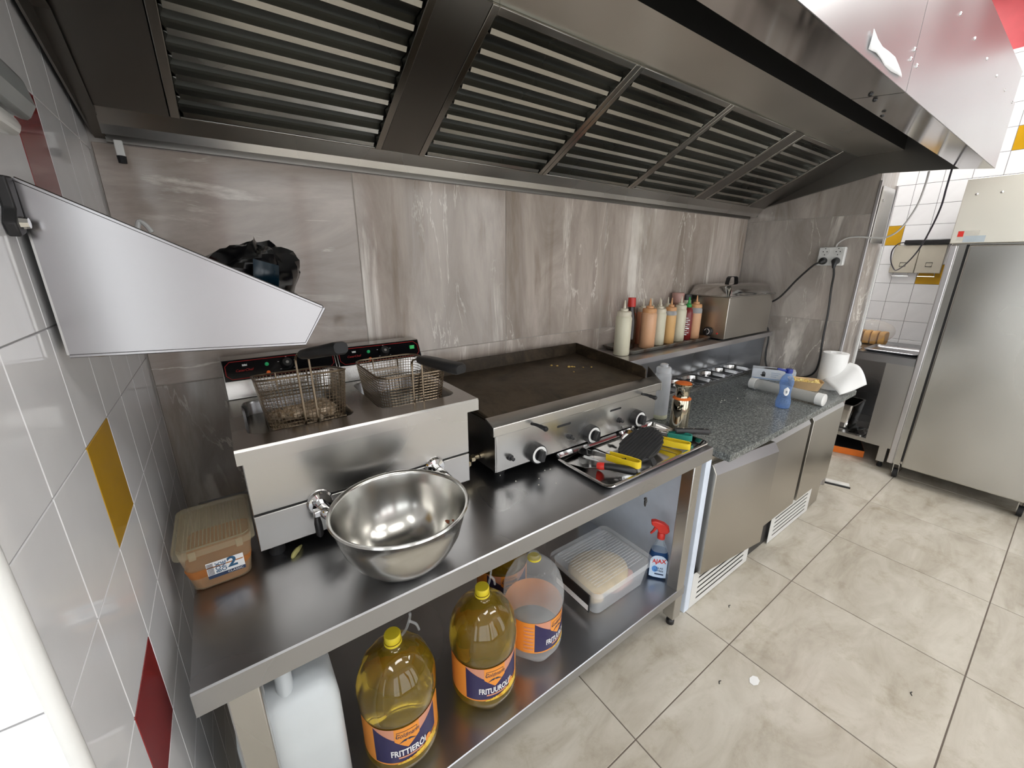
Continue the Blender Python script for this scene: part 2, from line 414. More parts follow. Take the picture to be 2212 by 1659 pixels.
# far wall with small white tiles, some yellow, red paint above
wall_far = struct('wall_far', MB().box(4.783,-3.7,-.1, 4.9,.95,2.87), M['grout_grey'])
struct('wall_far_upper', MB().box(4.779,-3.7,2.87, 4.9,.95,ZC), M['red_paint'])
def far_y(k): return -.455-.1495*k
for k in range(-4, 11):
    for j in range(4, 19):
        z0 = .143+.15*j; y1 = far_y(k); y0 = far_y(k+1)
        mt = M['white_tile']
        if (k, j) in ((-1, 10), (1, 8), (3, 14), (6, 11), (9, 14)): mt = M['yellow_tile']
        if (k, j) in ((5, 13), (8, 16)): mt = M['red_tile']
        tile(wall_far, 4.78, y0+.0013, z0+.0013, 4.79, y1-.0013, z0+.15-.0013, mt)
def tiled_mat():
    m, nd, ln, b = nmat('white_tiled_wall'); setp(b, (.74,.74,.75), .12)
    tc = nd.new('ShaderNodeTexCoord'); sp = nd.new('ShaderNodeSeparateXYZ'); ln.new(tc.outputs['Object'], sp.inputs[0])
    ad = nd.new('ShaderNodeMath'); ln.new(sp.outputs[0], ad.inputs[0]); ln.new(sp.outputs[1], ad.inputs[1])
    cb = nd.new('ShaderNodeCombineXYZ'); ln.new(ad.outputs[0], cb.inputs[0]); ln.new(sp.outputs[2], cb.inputs[1])
    br = nd.new('ShaderNodeTexBrick'); br.offset = 0; br.inputs['Scale'].default_value = 1; br.inputs['Brick Width'].default_value = .15; br.inputs['Row Height'].default_value = .15
    br.inputs['Mortar Size'].default_value = .0015; br.inputs['Color1'].default_value = (.74,.74,.75,1); br.inputs['Color2'].default_value = (.72,.72,.73,1); br.inputs['Mortar'].default_value = (.3,.3,.3,1)
    ln.new(cb.outputs[0], br.inputs['Vector']); ln.new(br.outputs['Color'], b.inputs['Base Color']); return m
M['tiled'] = tiled_mat()
struct('wall_front', MB().box(-2.3,-3.75,-.1, 4.9,-3.6,ZC), M['tiled'])
struct('wall_side', MB().box(-2.4,-3.6,-.1, -2.3,.95,ZC), M['tiled'])
struct('wall_passage', MB().box(3.4,.9,-.1, 4.9,1.0,ZC), M['tiled'])

# shop windows behind the cook, they light the back wall
M['daylight'] = emis('daylit_window_pane', (.93,.97,1.0), WINDOW_POWER)
for n_, (x0, x1) in enumerate(((-1.5,-.1),(.35,1.75),(2.2,3.6)), 1):
    wn = struct('window_%d' % n_, MB().box(x0-.06,-3.6,.14, x1+.06,-3.56,.20).box(x0-.06,-3.6,2.45,x1+.06,-3.56,2.51).box(x0-.06,-3.6,.20,x0,-3.56,2.45).box(x1,-3.6,.20,x1+.06,-3.56,2.45).box((x0+x1)/2-.03,-3.6,.20,(x0+x1)/2+.03,-3.565,2.45), M['red_paint'] if n_ == 2 else M['white_plastic'])
    for (a, b_) in ((x0,(x0+x1)/2-.03),((x0+x1)/2+.03,x1)):
        MB().box(a,-3.598,.20, b_,-3.585,2.45).build('pane', M['daylight'], wn)
w4 = struct('window_4', MB().box(-2.3,-3.36,.14,-2.26,-1.04,.20).box(-2.3,-3.36,2.45,-2.26,-1.04,2.51).box(-2.3,-3.36,.20,-2.26,-3.3,2.45).box(-2.3,-1.1,.20,-2.26,-1.04,2.45).box(-2.3,-2.23,.20,-2.265,-2.17,2.45), M['white_plastic'])  # unseen side window, added to brighten the faces turned towards it
for (a, b_) in ((-3.3,-2.23),(-2.17,-1.1)): MB().box(-2.298,a,.20, -2.285,b_,2.45).build('pane', M['daylight'], w4)
# ceiling lamps
M['lamp'] = emis('lamp_diffuser', (1.0,.985,.96), PANEL_POWER)
for i, (x, y, lx, ly_) in enumerate(CEILING_LAMPS):
    t = thing('ceiling_lamp', 'long white ceiling lamp panel above the kitchen floor', 'lamp', (x, y, ZC-.05), 'ceiling lamps')
    MB().box(x-lx/2-.02,y-ly_/2-.02,ZC-.045, x+lx/2+.02,y+ly_/2+.02,ZC-.001).build('housing', M['white_plastic'], t)
    MB().box(x-lx/2,y-ly_/2,ZC-.055, x+lx/2,y+ly_/2,ZC-.046).build('diffuser', M['lamp'], t)
# ------------------------------------------------------------------ extractor hood
hood = thing('extractor_hood', 'wide stainless steel extractor hood with slatted grease filters over the cooking line', 'extractor hood', (1.6,0,1.79))
HX0, HX1 = .032, 3.168
ms = M['steel_hood']
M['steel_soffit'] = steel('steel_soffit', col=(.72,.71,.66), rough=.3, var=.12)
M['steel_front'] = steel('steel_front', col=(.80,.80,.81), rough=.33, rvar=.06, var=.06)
MB().box(HX0,-.012,1.785, HX1,-.001,1.806).build('wall_rail', ms, hood)
MB().sheet([(-.012,1.803),(-.055,1.795),(-.062,1.813),(-.088,1.842)], HX0, HX1, .002).build('grease_gutter', M['steel'], hood, smooth=True, ang=20)
# soffit and deep slot
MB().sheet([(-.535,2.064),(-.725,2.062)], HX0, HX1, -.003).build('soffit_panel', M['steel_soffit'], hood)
MB().sheet([(-.726,2.062),(-.728,2.25),(-1.045,2.25)], HX0, HX1, -.003).build('slot_lining', M['dark_inner'], hood)  # slot is steel; its deep shade is put into the near-black colour
# bottom lip in two lengths with the seam
for a, b_ in ((HX0, 1.678), (1.682, HX1+.004)):
    MB().sheet([(-.951,1.955),(-.950,1.937),(-1.062,1.922)], a, b_, -.002).build('bottom_lip', M['steel_mirror'], hood)
    MB().sheet([(-1.0625,1.922),(-1.0625,2.177)], a, b_, .002).build('front_panel', M['steel_front'], hood)
MB().box(HX0,-1.0575,2.16, HX1+.004,-1.055,2.298).build('upper_strip', M['steel_front'], hood)
# side panels
prof = [(-.002,1.828),(-.64,1.965),(-1.05,1.930),(-1.05,2.298),(-.002,2.298)]
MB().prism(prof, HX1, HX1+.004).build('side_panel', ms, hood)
MB().sheet([(-.002,1.828),(-.64,1.965)], HX1-.018, HX1, .003).build('side_edge', ms, hood)
MB().prism([(-.002,1.80),(-.5,1.92),(-1.05,1.92),(-1.05,2.298),(-.002,2.298)], .008, .012).build('side_panel', ms, hood)
MB().sheet([(-.002,1.795),(-.30,1.93),(-1.05,1.93)], .012, .034, .003).build('side_edge', ms, hood)
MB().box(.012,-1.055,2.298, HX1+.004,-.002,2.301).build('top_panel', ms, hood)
# rivets along the front right edge
def rivet(mb, p, n=(0,-1,0), r=.006):
    q = Vector(n).normalized(); P = Vector(p)
    mb.tube([P-q*.001, P+q*.002, P+q*.0045], [r, r*.9, r*.4], 8)
for i in range(14):
    m = MB(); rivet(m, (.20+.222*i, -1.0635, 2.166)); m.build('rivet', M['chrome'], hood, smooth=True)
for (x, z) in ((1.665,2.008),(1.655,1.986),(1.712,1.985)):
    m = MB(); rivet(m, (x, -1.0635, z)); m.build('rivet', M['chrome'], hood, smooth=True)
for (x, y) in ((1.653,-1.0),(1.708,-.995),(1.88,-.97)):
    m = MB(); rivet(m, (x, y, 1.929), (0,.1,-1)); m.build('rivet', M['black_plastic'], hood, smooth=True)
# filter plane frame of reference
F0 = Vector((0,-.09,1.842)); FD = Vector((0,-.445,.218)).normalized(); FN = Vector((0,-FD.z,FD.y)) if True else None
FN = Vector((0, -.218, -.445)).normalized()          # points down and out to the cook
def FP(x, s, h=0): return Vector((x,0,0)) + F0 + FD*s + FN*h
def fbox(mb, x0, x1, s0, s1, h0, h1, cham=0):
    vs = [FP(x0+0,s0,h0),FP(x1,s0,h0),FP(x1,s1,h0),FP(x0,s1,h0),FP(x0+cham,s0,h1),FP(x1-cham,s0,h1),FP(x1-cham,s1,h1),FP(x0+cham,s1,h1)]
    return mb.add(vs, [(0,1,2,3),(7,6,5,4),(4,5,1,0),(5,6,2,1),(6,7,3,2),(7,4,0,3)])
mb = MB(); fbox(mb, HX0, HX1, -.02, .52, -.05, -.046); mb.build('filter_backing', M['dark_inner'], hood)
for (a, b_) in ((HX0,.163),(.668,.787),(2.372,2.452),(2.955,HX1)):
    m = MB(); fbox(m, a, b_, 0, .497, -.02, .002); m.build('blanking_panel', ms, hood)
PITCH = .0532
for (a, b_) in ((.165,.667),(.788,1.300),(1.302,1.830),(1.832,2.371),(2.453,2.954)):
    m = MB(); fr = .019
    fbox(m, a, a+fr, 0, .497, -.02, .004); fbox(m, b_-fr, b_, 0, .497, -.02, .004)
    fbox(m, a+fr, b_-fr, .478, .497, -.02, .003); fbox(m, a+fr, b_-fr, 0, .005, -.02, .003)
    fl = m.build('baffle_filter', M['steel_filter'], hood, bevel=.0015)
    k = 0
    while True:
        s0 = .0095+PITCH*k; s1 = s0+.036
        if s0 > .455: break
        if s1 > .474: s1 = .474
        m = MB()
        # folded channel: dark face plate, lower lip lighter as a painted reflection
        e = min(s0+PITCH-.0015, .476)
        pr = [(s0, .004), (s0+.0105, -.0005), (s0+.0125, -.013), (s0+.014, -.019), (e-.002, -.001), (e, -.004), (e-.002, -.007), (s0+.015, -.025), (s0+.0105, -.018), (s0+.009, -.006), (s0+.001, -.002)]
        n = len(pr); A = [FP(a+fr+.001+(.006 if h > -.004 else 0), s, h) for s, h in pr]; B = [FP(b_-fr-.001-(.006 if h > -.004 else 0), s, h) for s, h in pr]
        m.add(A+B, [tuple(range(n)), tuple(range(n, 2*n))[::-1]] + [(i, n+i, n+(i+1) % n, (i+1) % n) for i in range(n)])
        so = m.build('slat', M['steel_slat_shade'], fl); so.data.materials.append(M['steel_filter']); so.data.polygons[2].material_index = 1
        k += 1
# small white clip with black end under the hood edge
cl = thing('hood_clip', 'small white clip with a dark tip hanging under the hood beside the left wall', 'clip', (.055,-.03,1.735))
MB().box(.047,-.045,1.752, .063,-.035,1.786).build('clip_body', M['white_plastic'], cl, bevel=.002)
MB().tube([(.055,-.04,1.752),(.055,-.04,1.737)], [.009,.008], 10).build('clip_tip', M['rubber'], cl, smooth=True)
# scrap of white paper resting against the hood front
m = MB()
vs = []
for i in range(7):
    for j in range(4):
        u = i/6; v_ = j/3; x = 1.37+.24*u; z = 1.936+.034*v_*(1-.6*u)+.003*math.sin(7*u+3*v_)
        vs.append((x, -1.067-.002*math.sin(9*u+2*v_), z))
m.add(vs, [(i*4+j, (i+1)*4+j, (i+1)*4+j+1, i*4+j+1) for i in range(6) for j in range(3)])
tag(m.build('paper_scrap', plain('thin_white_paper', (.8,.8,.8), .6), origin=(1.49,-1.067,1.94), solid=.0008, smooth=True), 'crumpled white paper scrap stuck on the hood front', 'paper')
# ------------------------------------------------------------------ work table
TZ = .843
tab = thing('work_table', 'long stainless steel work table with a lower shelf under the fryer and grill', 'table', (.83,-.42,0))
MB().prism([(-.764,TZ-.050),(-.764,TZ-.003),(-.761,TZ),(-.095,TZ),(-.095,TZ-.0025),(-.7615,TZ-.0025),(-.7615,TZ-.047),(-.735,TZ-.047),(-.735,TZ-.050)], .04, 1.612).box(.0403,-.7612,TZ-.0495,.0425,-.0955,TZ-.0028).box(1.6095,-.7612,TZ-.0495,1.6117,-.0955,TZ-.0028).build('tabletop', M['steel_top'], tab)
MB().box(.07,-.735,TZ-.075, 1.585,-.715,TZ-.0505).box(.07,-.16,TZ-.075,1.585,-.14,TZ-.01).build('under_frame', M['steel'], tab)
for x in (.078, 1.535):
    for y in (-.745, -.175):
        MB().box(x,y,.045, x+.05,y+.05,TZ-.0505).build('leg', M['steel_v'], tab, bevel=.003)
        MB().lathe([(.012,.0),(.017,.002),(.017,.018),(.012,.024),(.012,.045)], 12, (x+.025,y+.025,0)).build('foot', M['black_plastic'], tab, smooth=True)
MB().prism([(-.7455,.16),(-.7455,.1975),(-.743,.2),(-.1275,.2),(-.1275,.16),(-.130,.16),(-.130,.1975),(-.743,.1975),(-.743,.16)], .068, 1.59).build('lower_shelf', M['steel_top'], tab)

# ------------------------------------------------------------------ double deep fryer
FX0, FX1, FY, FZ0, FZ1 = .168, .716, -.49, .878, 1.139
fry = thing('deep_fryer', 'double stainless steel countertop deep fryer with black control panel', 'fryer', (.44,-.27,TZ))
MB().box(FX0,FY+.012,FZ0, FX1,-.03,1.10).build('body', M['steel'], fry)
MB().box(FX0-.001,FY,FZ0-.002, FX1+.001,FY+.012,.9665).build('lower_front_panel', M['steel'], fry, bevel=.002)
MB().box(FX0+.001,FY+.004,.9665, FX1-.001,FY+.012,.9715).build('panel_gap', M['dark_inner'], fry)
MB().box(FX0-.001,FY,.9715, FX1+.001,FY+.012,1.108).build('upper_front_panel', M['steel'], fry, bevel=.002)
DX0, DX1, DY0, DY1 = .158, .742, -.505, -.122
m = MB()
holes = [(.187,-.437,.424,-.152),(.485,-.439,.712,-.150)]
xm = (holes[0][2]+holes[1][0])/2
def hole_plate(mb, X0, Y0, X1, Y1, H, z, r=.035, n=5, depth=.11):
    L = rrect(H[0],H[1],H[2],H[3],r,n); cor = [(X1,Y1),(X0,Y1),(X0,Y0),(X1,Y0)]; k = n+1
    b = len(mb.v); mb.v += [(p[0],p[1],z) for p in L] + [(c[0],c[1],z) for c in cor]
    N = len(L)
    for q in range(4):
        for i in range(n): mb.f.append((b+q*k+i, b+N+q, b+q*k+i+1))
        a = q*k+n; c_ = ((q+1)*k) % N
        mb.f.append((b+a, b+N+q, b+N+(q+1) % 4, b+c_))
    # flip to face up
    for i in range(len(mb.f)-4*(n+1), len(mb.f)): mb.f[i] = mb.f[i][::-1]
hole_plate(m, DX0, DY0, xm, DY1, holes[0], FZ1); hole_plate(m, xm, DY0, DX1, DY1, holes[1], FZ1)
dk = m
dk.add([(DX0,DY0,FZ1),(DX1,DY0,FZ1),(DX1,DY0-.004,FZ1-.005),(DX0,DY0-.004,FZ1-.005),(DX1,DY0-.004,FZ1-.034),(DX0,DY0-.004,FZ1-.034),(DX0,DY0+.01,FZ1-.034),(DX1,DY0+.01,FZ1-.034)],[(0,3,2,1),(3,5,4,2),(5,6,7,4)])
dk.add([(DX1,DY0-.004,FZ1),(DX1,DY1,FZ1),(DX1,DY1,FZ1-.034),(DX1,DY0-.004,FZ1-.034)],[(0,3,2,1)]).add([(DX0,DY0-.004,FZ1),(DX0,DY1,FZ1),(DX0,DY1,FZ1-.034),(DX0,DY0-.004,FZ1-.034)],[(0,1,2,3)])
dk.build('deck', M['steel'], fry, smooth=True, ang=20)
M['oil_dark'] = plain('dark_frying_oil', (.02,.012,.004), .06, var=0)
for H in holes:
    L = rrect(*H, .035); L2 = rrect(H[0]+.006,H[1]+.006,H[2]-.006,H[3]-.006,.03)
    MB().loft([[(p[0],p[1],FZ1) for p in L],[(p[0],p[1],FZ1-.008) for p in L2],[(p[0],p[1],FZ1-.16) for p in L2]], False, True).build('tank', M['steel_top'], fry, smooth=True, ang=50)
    MB().add([(p[0],p[1],FZ1-.095) for p in L2],[tuple(range(len(L2)))]).build('frying_oil', M['oil_dark'], fry)
# control boxes at the back
for (a, b_) in ((.160,.459),(.463,.745)):
    MB().prism([(-.122,1.139),(-.118,1.19),(-.085,1.246),(-.03,1.248),(-.03,1.139)], a, b_).build('control_box', M['steel'], fry, bevel=.002)
    n = Vector((0,-.056,-.033)).normalized(); n = Vector((0,-.861,.508)); o0 = Vector((0,-.118,1.19)); dv = Vector((0,.508,.861))
    def CP(x, s, h=.0012): return o0 + dv*s + n*h + Vector((x,0,0))
    m = MB(); m.add([CP(a+.003,.001),CP(b_-.003,.001),CP(b_-.003,.0635),CP(a+.003,.0635)],[(0,1,2,3)]); m.build('control_panel', M['black_gloss'], fry)
    m = MB(); t = .0016; c_ = .012
    P = [(a+.008+c_,.006),(b_-.008-c_,.006),(b_-.008,.006+c_),(b_-.008,.058-c_),(b_-.008-c_,.058),(a+.008+c_,.058),(a+.008,.058-c_),(a+.008,.006+c_)]
    m.tube([CP(p[0],p[1],.0016) for p in P], .0009, 4, closed=True); m.build('red_outline', plain('red_print', (.5,.02,.02), .4, var=0) if 'redp' not in M else M['redp'], fry); M['redp'] = bpy.data.materials['red_print']
    xc = (a+b_)/2
    m = MB(); m.text('CaterChef', .010, lambda u, v_: CP(a+.052+u, .030+v_, .0018), shear=.3); m.build('lettering', M['redp'], fry)
    # chef hat mark
    m = MB(); m.strip(-.006,.006,8, 0, lambda u: .0045+.0018*abs(math.cos(u*520)), lambda u, v_: CP(a+.055+u,.042+v_,.002)); m.build('logo_hat', M['white_plastic'], fry)
    kn = MB(); kc = CP(xc+.012,.034,.002); kn.tube([kc, kc+n*.012, kc+n*.016],[.0155,.0145,.012],20); k1 = kn.build('dial', M['black_plastic'], fry, smooth=True)
    m = MB(); m.tube([kc+n*.0158, kc+n*.0168],[.0045,.0042],14); m.build('dial_cap', M['steel_white'], k1, smooth=True)
    for q in range(5):
        an = math.radians(-130+65*q); m = MB(); pc = CP(xc+.012+.024*math.sin(an), .034+.022*math.cos(an), .0016)
        m.tube([pc-Vector((.002,0,0)), pc+Vector((.002,0,0))], .0008, 4); m.build('dial_mark', M['white_plastic'], fry)
    for (dx, s, colr) in ((-.045,.040,(.02,.35,.12)),(-.045,.014,(.7,.14,.03))):
        m = MB(); pc = CP(xc+dx+.005, s, .001); m.tube([pc, pc+n*.004, pc+n*.006],[.0055,.005,.003],14)
        m.build('indicator_lamp', emis('indicator_%d' % int(colr[0]*100), colr, .25), fry, smooth=True)
m = MB(); pc = CP(.715,.040,.001); m.box(.707,-.104,1.218,.723,-.1,1.230); m.build('rocker_switch', emis('green_switch', (.02,.4,.1), .25), fry)
# drain taps
for x, s in ((.303, 1), (.604, 1)):
    m = MB().lathe([(.0,0),(.029,0),(.030,.004),(.026,.010),(.012,.012),(.011,.03)][::1], 28, (x, FY, .958), axis='y')
    for i, v in enumerate(m.v): m.v[i] = (v[0], 2*FY - v[1], v[2])
    m.f = [f[::-1] for f in m.f]
    tp = m.build('drain_tap', M['chrome'], fry, smooth=True)
    MB().tube(smooth_path([(x,FY-.03,.955),(x+.006,FY-.05,.95),(x+.020,FY-.055,.93),(x+.026,FY-.055,.905)],5),[.014]*6+[.013]*10,12).build('spout', M['chrome'], tp, smooth=True)
    MB().box(x-.022,FY-.048,.945, x+.012,FY-.030,.962).build('valve_block', M['chrome'], tp, bevel=.003)
    MB().tube([(x-.016,FY-.042,.945),(x-.016,FY-.043,.93),(x-.015,FY-.044,.90),(x-.014,FY-.044,.893)],[.006,.0085,.0085,.004],12).build('lever_grip', M['black_plastic'], tp, smooth=True)
    MB().tube([(x+.01,FY-.001,.972),(x+.01,FY-.006,.972)],.004,8).tube([(x-.012,FY-.001,.972),(x-.012,FY-.006,.972)],.004,8).build('tap_screw', M['steel_v'], tp, smooth=True)
for x in (.20,.68):
    for y in (-.46,-.07):
        MB().lathe([(.016,TZ),(.018,TZ+.004),(.015,FZ0)],14,(x,y,0)).build('foot', M['rubber'], fry, smooth=True)

# ------------------------------------------------------------------ frying baskets
M['wire'] = steel('basket_wire', col=(.30,.235,.165), rough=.3)
def make_basket(label, loc, rot, hpitch, food, hyaw=0):
    t = thing('fry_basket', label, 'basket', loc, 'frying baskets in the fryer', rot)
    W, D, H = .100, .262, .118
    def loop(s, z, ins):
        return [(p[0], p[1], z) for p in rrect(-W+ins, -D+ins, W-ins, -ins, .038-ins*.3, 7)]
    m = MB(); nl = 14
    tops = loop(0,0,0); bots = loop(0,-H,.014)
    def dens(L, step):
        out = []
        for i in range(len(L)):
            a, b_ = Vector(L[i]), Vector(L[(i+1) % len(L)]); k = max(1, round((b_-a).length/step))
            for q in range(k): out.append((i, q/k))
        return out
    for k in range(1, nl+1):
        q = k/nl; m.tube([Vector(a).lerp(Vector(b_), q) for a, b_ in zip(tops, bots)], .0010, 3, closed=True)
    for (i, q) in dens(tops, .0092):
        a = Vector(tops[i]).lerp(Vector(tops[(i+1) % len(tops)]), q); b_ = Vector(bots[i]).lerp(Vector(bots[(i+1) % len(bots)]), q)
        m.tube([a, b_], .0010, 3, cap=False)
    x = -W+.018
    while x < W-.016: m.tube([(x,-D+.016,-H),(x,-.016,-H)], .0008, 3, cap=False); x += .0092
    y = -D+.018
    while y < -.016: m.tube([(-W+.016,y,-H),(W-.016,y,-H)], .0008, 3, cap=False); y += .0092
    m.build('wire_mesh', M['wire'], t, local=True, kind='stuff')
    MB().tube(loop(0,0,0), .0028, 8, closed=True).build('rim', M['wire'], t, local=True, smooth=True)
    # handle struts rise in front of the front face
    for sx in (-.014, .014):
        MB().tube(smooth_path([(sx,-D+.012,-H),(sx,-D-.006,-H+.02),(sx,-D-.008,.005),(sx,-D-.010,.040),(sx*.8,-D-.035,.052)],5), .0026, 8).build('handle_strut', M['wire'], t, local=True, smooth=True)
    # rear hook frame
    MB().tube([(-.04,-.002,.0),(-.04,-.003,-.035),(-.037,-.004,-.038),(.037,-.004,-.038),(.04,-.003,-.035),(.04,-.002,.0)], .0022, 6).build('hook_frame', M['wire'], t, local=True, smooth=True)
    R = Matrix.Translation((0,-D-.03,.05)) @ Matrix.Rotation(hyaw, 4, 'Z') @ Matrix.Rotation(hpitch, 4, 'X')
    m = MB(); L = []
    for (yy, w_, h_) in ((0,.012,.008),(-.012,.015,.011),(-.05,.017,.013),(-.10,.018,.013),(-.150,.019,.014),(-.158,.016,.011)):
        L.append([(p[0], yy, p[1]) for p in rrect(-w_,-h_,w_,h_,h_*.75,4)])
    m.loft([l[::-1] for l in L]); m.xf(R); m.build('grip', M['black_plastic'], t, local=True, smooth=True)
    if food:
        m = MB(); rnd = random.Random(3)
        for i in range(46):
            b_ = blob((rnd.uniform(-.07,.066), rnd.uniform(-.235,-.12), -H+.010+rnd.uniform(0,.022)), rnd.uniform(.010,.019), i, 6, (1,1,.7), .35); m.add(b_.v, b_.f)
        m.build('fried_batter', grime('pale_fried_batter', (.62,.50,.37), (.36,.24,.13), .7, scale=60), t, local=True, smooth=True, kind='stuff')
    return t
make_basket('wire fry basket holding pale fried pieces, tilted in the fryer half beside the spice box', (.322,-.150,1.207), (math.radians(-10),0,0), math.radians(-3), True, math.radians(20))
make_basket('empty wire fry basket in the fryer half next to the griddle', (.598,-.157,1.213), (0,0,0), math.radians(1), False, math.radians(16))

# ------------------------------------------------------------------ gas griddle
gr = thing('gas_griddle', 'stainless steel gas griddle with greasy dark cooking plate and three dials', 'griddle', (1.19,-.27,TZ))
GX0, GX1, GY = .802, 1.602, -.50
MB().box(GX0+.02,GY+.02,.88, GX1-.02,-.03,1.02).build('body', M['black_plastic'], gr)
MB().box(GX0,GY,.878, GX0+.012,-.03,1.035).build('side_panel', M['steel'], gr); MB().box(GX1-.012,GY,.878, GX1,-.03,1.035).build('side_panel', M['steel'], gr)
MB().box(GX0+.004,GY-.002,.877, GX1-.002,GY+.012,1.01).build('front_panel', M['steel'], gr, bevel=.002)
MB().prism([(-.512,1.005),(-.512,1.036),(-.47,1.052),(-.462,1.052),(-.49,1.005)], GX0-.012, GX1+.012).build('front_lip', M['steel'], gr, bevel=.002)
MB().prism([(-.514,1.003),(-.514,1.036),(-.44,1.092),(-.44,1.003)], GX1+.0125, GX1+.0145).build('lip_end', M['steel'], gr)
def griddle_mat(name, dark, brown, rust):
    m, nd, ln, b = nmat(name); setp(b, dark, .33, .45)
    mp = coords(nd, ln); n = noise(nd, ln, mp, 5, 9, .7, .5)
    r = ramp(nd, [(.3, dark), (.5, brown), (.68, dark), (.8, rust)]); ln.new(n.outputs['Fac'], r.inputs[0]); ln.new(r.outputs[0], b.inputs['Base Color'])
    n2 = noise(nd, ln, mp, 12, 8, .7); mr = nd.new('ShaderNodeMapRange'); mr.inputs[3].default_value = .2; mr.inputs[4].default_value = .62
    ln.new(n2.outputs['Fac'], mr.inputs[0]); ln.new(mr.outputs[0], b.inputs['Roughness']); bump(nd, ln, n2.outputs['Fac'], b, .25, .002); return m
M['griddle'] = griddle_mat('seasoned_steel_plate', (.03,.025,.019), (.085,.062,.040), (.13,.08,.035))
M['guard'] = griddle_mat('burnt_splash_guard', (.10,.07,.042), (.035,.025,.016), (.30,.18,.07))
PX0, PX1 = .806, 1.575
def pz(y): return 1.050+(1.082-1.050)*((y+.462)/.412)
MB().prism([(-.468,1.036),(-.468,1.046),(-.462,pz(-.462)),(-.05,pz(-.05)),(-.05,1.036)], PX0, PX1).build('cooking_plate', M['griddle'], gr, bevel=.003)
MB().box(PX0,-.052,1.04, PX1,-.046,1.134).build('splash_guard', M['guard'], gr, bevel=.002)
MB().prism([(-.462,1.045),(-.462,1.085),(-.44,1.098),(-.05,1.134),(-.05,1.045)], PX1-.004, PX1+.003).build('splash_guard', M['guard'], gr, bevel=.002)
MB().prism([(-.462,1.045),(-.30,1.062),(-.05,1.134),(-.05,1.045)], PX0-.003, PX0+.003).build('splash_guard', M['guard'], gr, bevel=.002)
YF = GY-.002
for (x, z) in ((.958,.907),(1.213,.911),(1.475,.912)):
    m = MB().tube([(x,YF,z),(x,YF-.014,z),(x,YF-.026,z)],[.0335,.0335,.032],28); kn = m.build('dial', M['black_plastic'], gr, smooth=True)
    m = MB(); N = 32
    vs = [(x+r_*math.cos(2*PI*k/N), YF-.0268, z+r_*math.sin(2*PI*k/N)) for r_ in (.020,.029) for k in range(N)]
    m.add(vs, [(k, (k+1) % N, N+(k+1) % N, N+k)[::-1] for k in range(N)]); m.build('dial_ring', M['white_plastic'], kn)
    R = Matrix.Translation((x,YF-.026,z)) @ Matrix.Rotation(math.radians(12),4,'Y')
    MB().prism([(-.008,-.018),(.008,-.018),(.010,.0),(.006,.019),(-.006,.019),(-.010,0)], 0, -.022, 'y').xf(R).build('dial_grip', M['black_plastic'], kn, bevel=.002)
for (x, z) in ((.856,.918),(1.113,.922),(1.374,.924)):
    MB().tube([(x,YF,z),(x,YF-.008,z),(x,YF-.009,z),(x,YF-.022,z),(x,YF-.024,z)],[.011,.010,.006,.006,.004],14).build('igniter_button', M['black_plastic'], gr, smooth=True)
for (x, z) in ((.948,1.012),(1.505,1.006)):
    MB().tube(smooth_path([(x-.012,-.512,z+.004),(x-.004,-.525,z+.003),(x+.003,-.545,z),(x+.006,-.566,z-.002)],4),[.005]*4+[.0055]*3+[.007]*3+[.0085]*2+[.006],12).build('drawer_pull', M['black_plastic'], gr, smooth=True)
for x in (1.086,1.352):
    m = MB(); L = rrect(x-.032,-.004,x+.032,.004,.0038,4); m.add([(p[0],YF-.0004,.9725+p[1]) for p in L],[tuple(range(len(L)))[::1]]); m.build('vent_slot', M['dark_inner'], gr)
for x in (.85,1.55):
    for y in (-.45,-.09):
        MB().lathe([(.017,TZ),(.019,TZ+.004),(.015,.88)],14,(x,y,0)).build('foot', M['rubber'], gr, smooth=True)
M['brass'] = plain('nickel_brass', (.55,.47,.33), .25, 1.0)
MB().tube([(.80,-.40,.895),(.775,-.40,.895),(.755,-.41,.895),(.745,-.43,.893)],.009,10).tube([(.77,-.40,.895),(.783,-.40,.895)],.0135,6).tube([(.752,-.414,.895),(.746,-.426,.8935)],.0125,6).build('gas_connector', M['brass'], gr, smooth=True, ang=30)
# crumbs on the plate
cr = plain('yellow_crumbs', (.62,.42,.12), .8)
rnd = random.Random(5)
for i, (x, y, r_) in enumerate(((1.33,-.15,.006),(1.35,-.165,.005),(1.385,-.20,.007),(1.40,-.205,.006),(1.41,-.21,.004),(1.44,-.235,.004),(1.475,-.25,.005),(1.36,-.26,.003))):
    b_ = blob((x,y,pz(y)+r_*.4), r_, i, 5, (1,1,.5), .4)
    tag(b_.build('food_crumb', cr, origin=(x,y,pz(y)), smooth=True), 'tiny yellow food crumb left on the griddle plate', 'crumb', 'crumbs on the griddle')
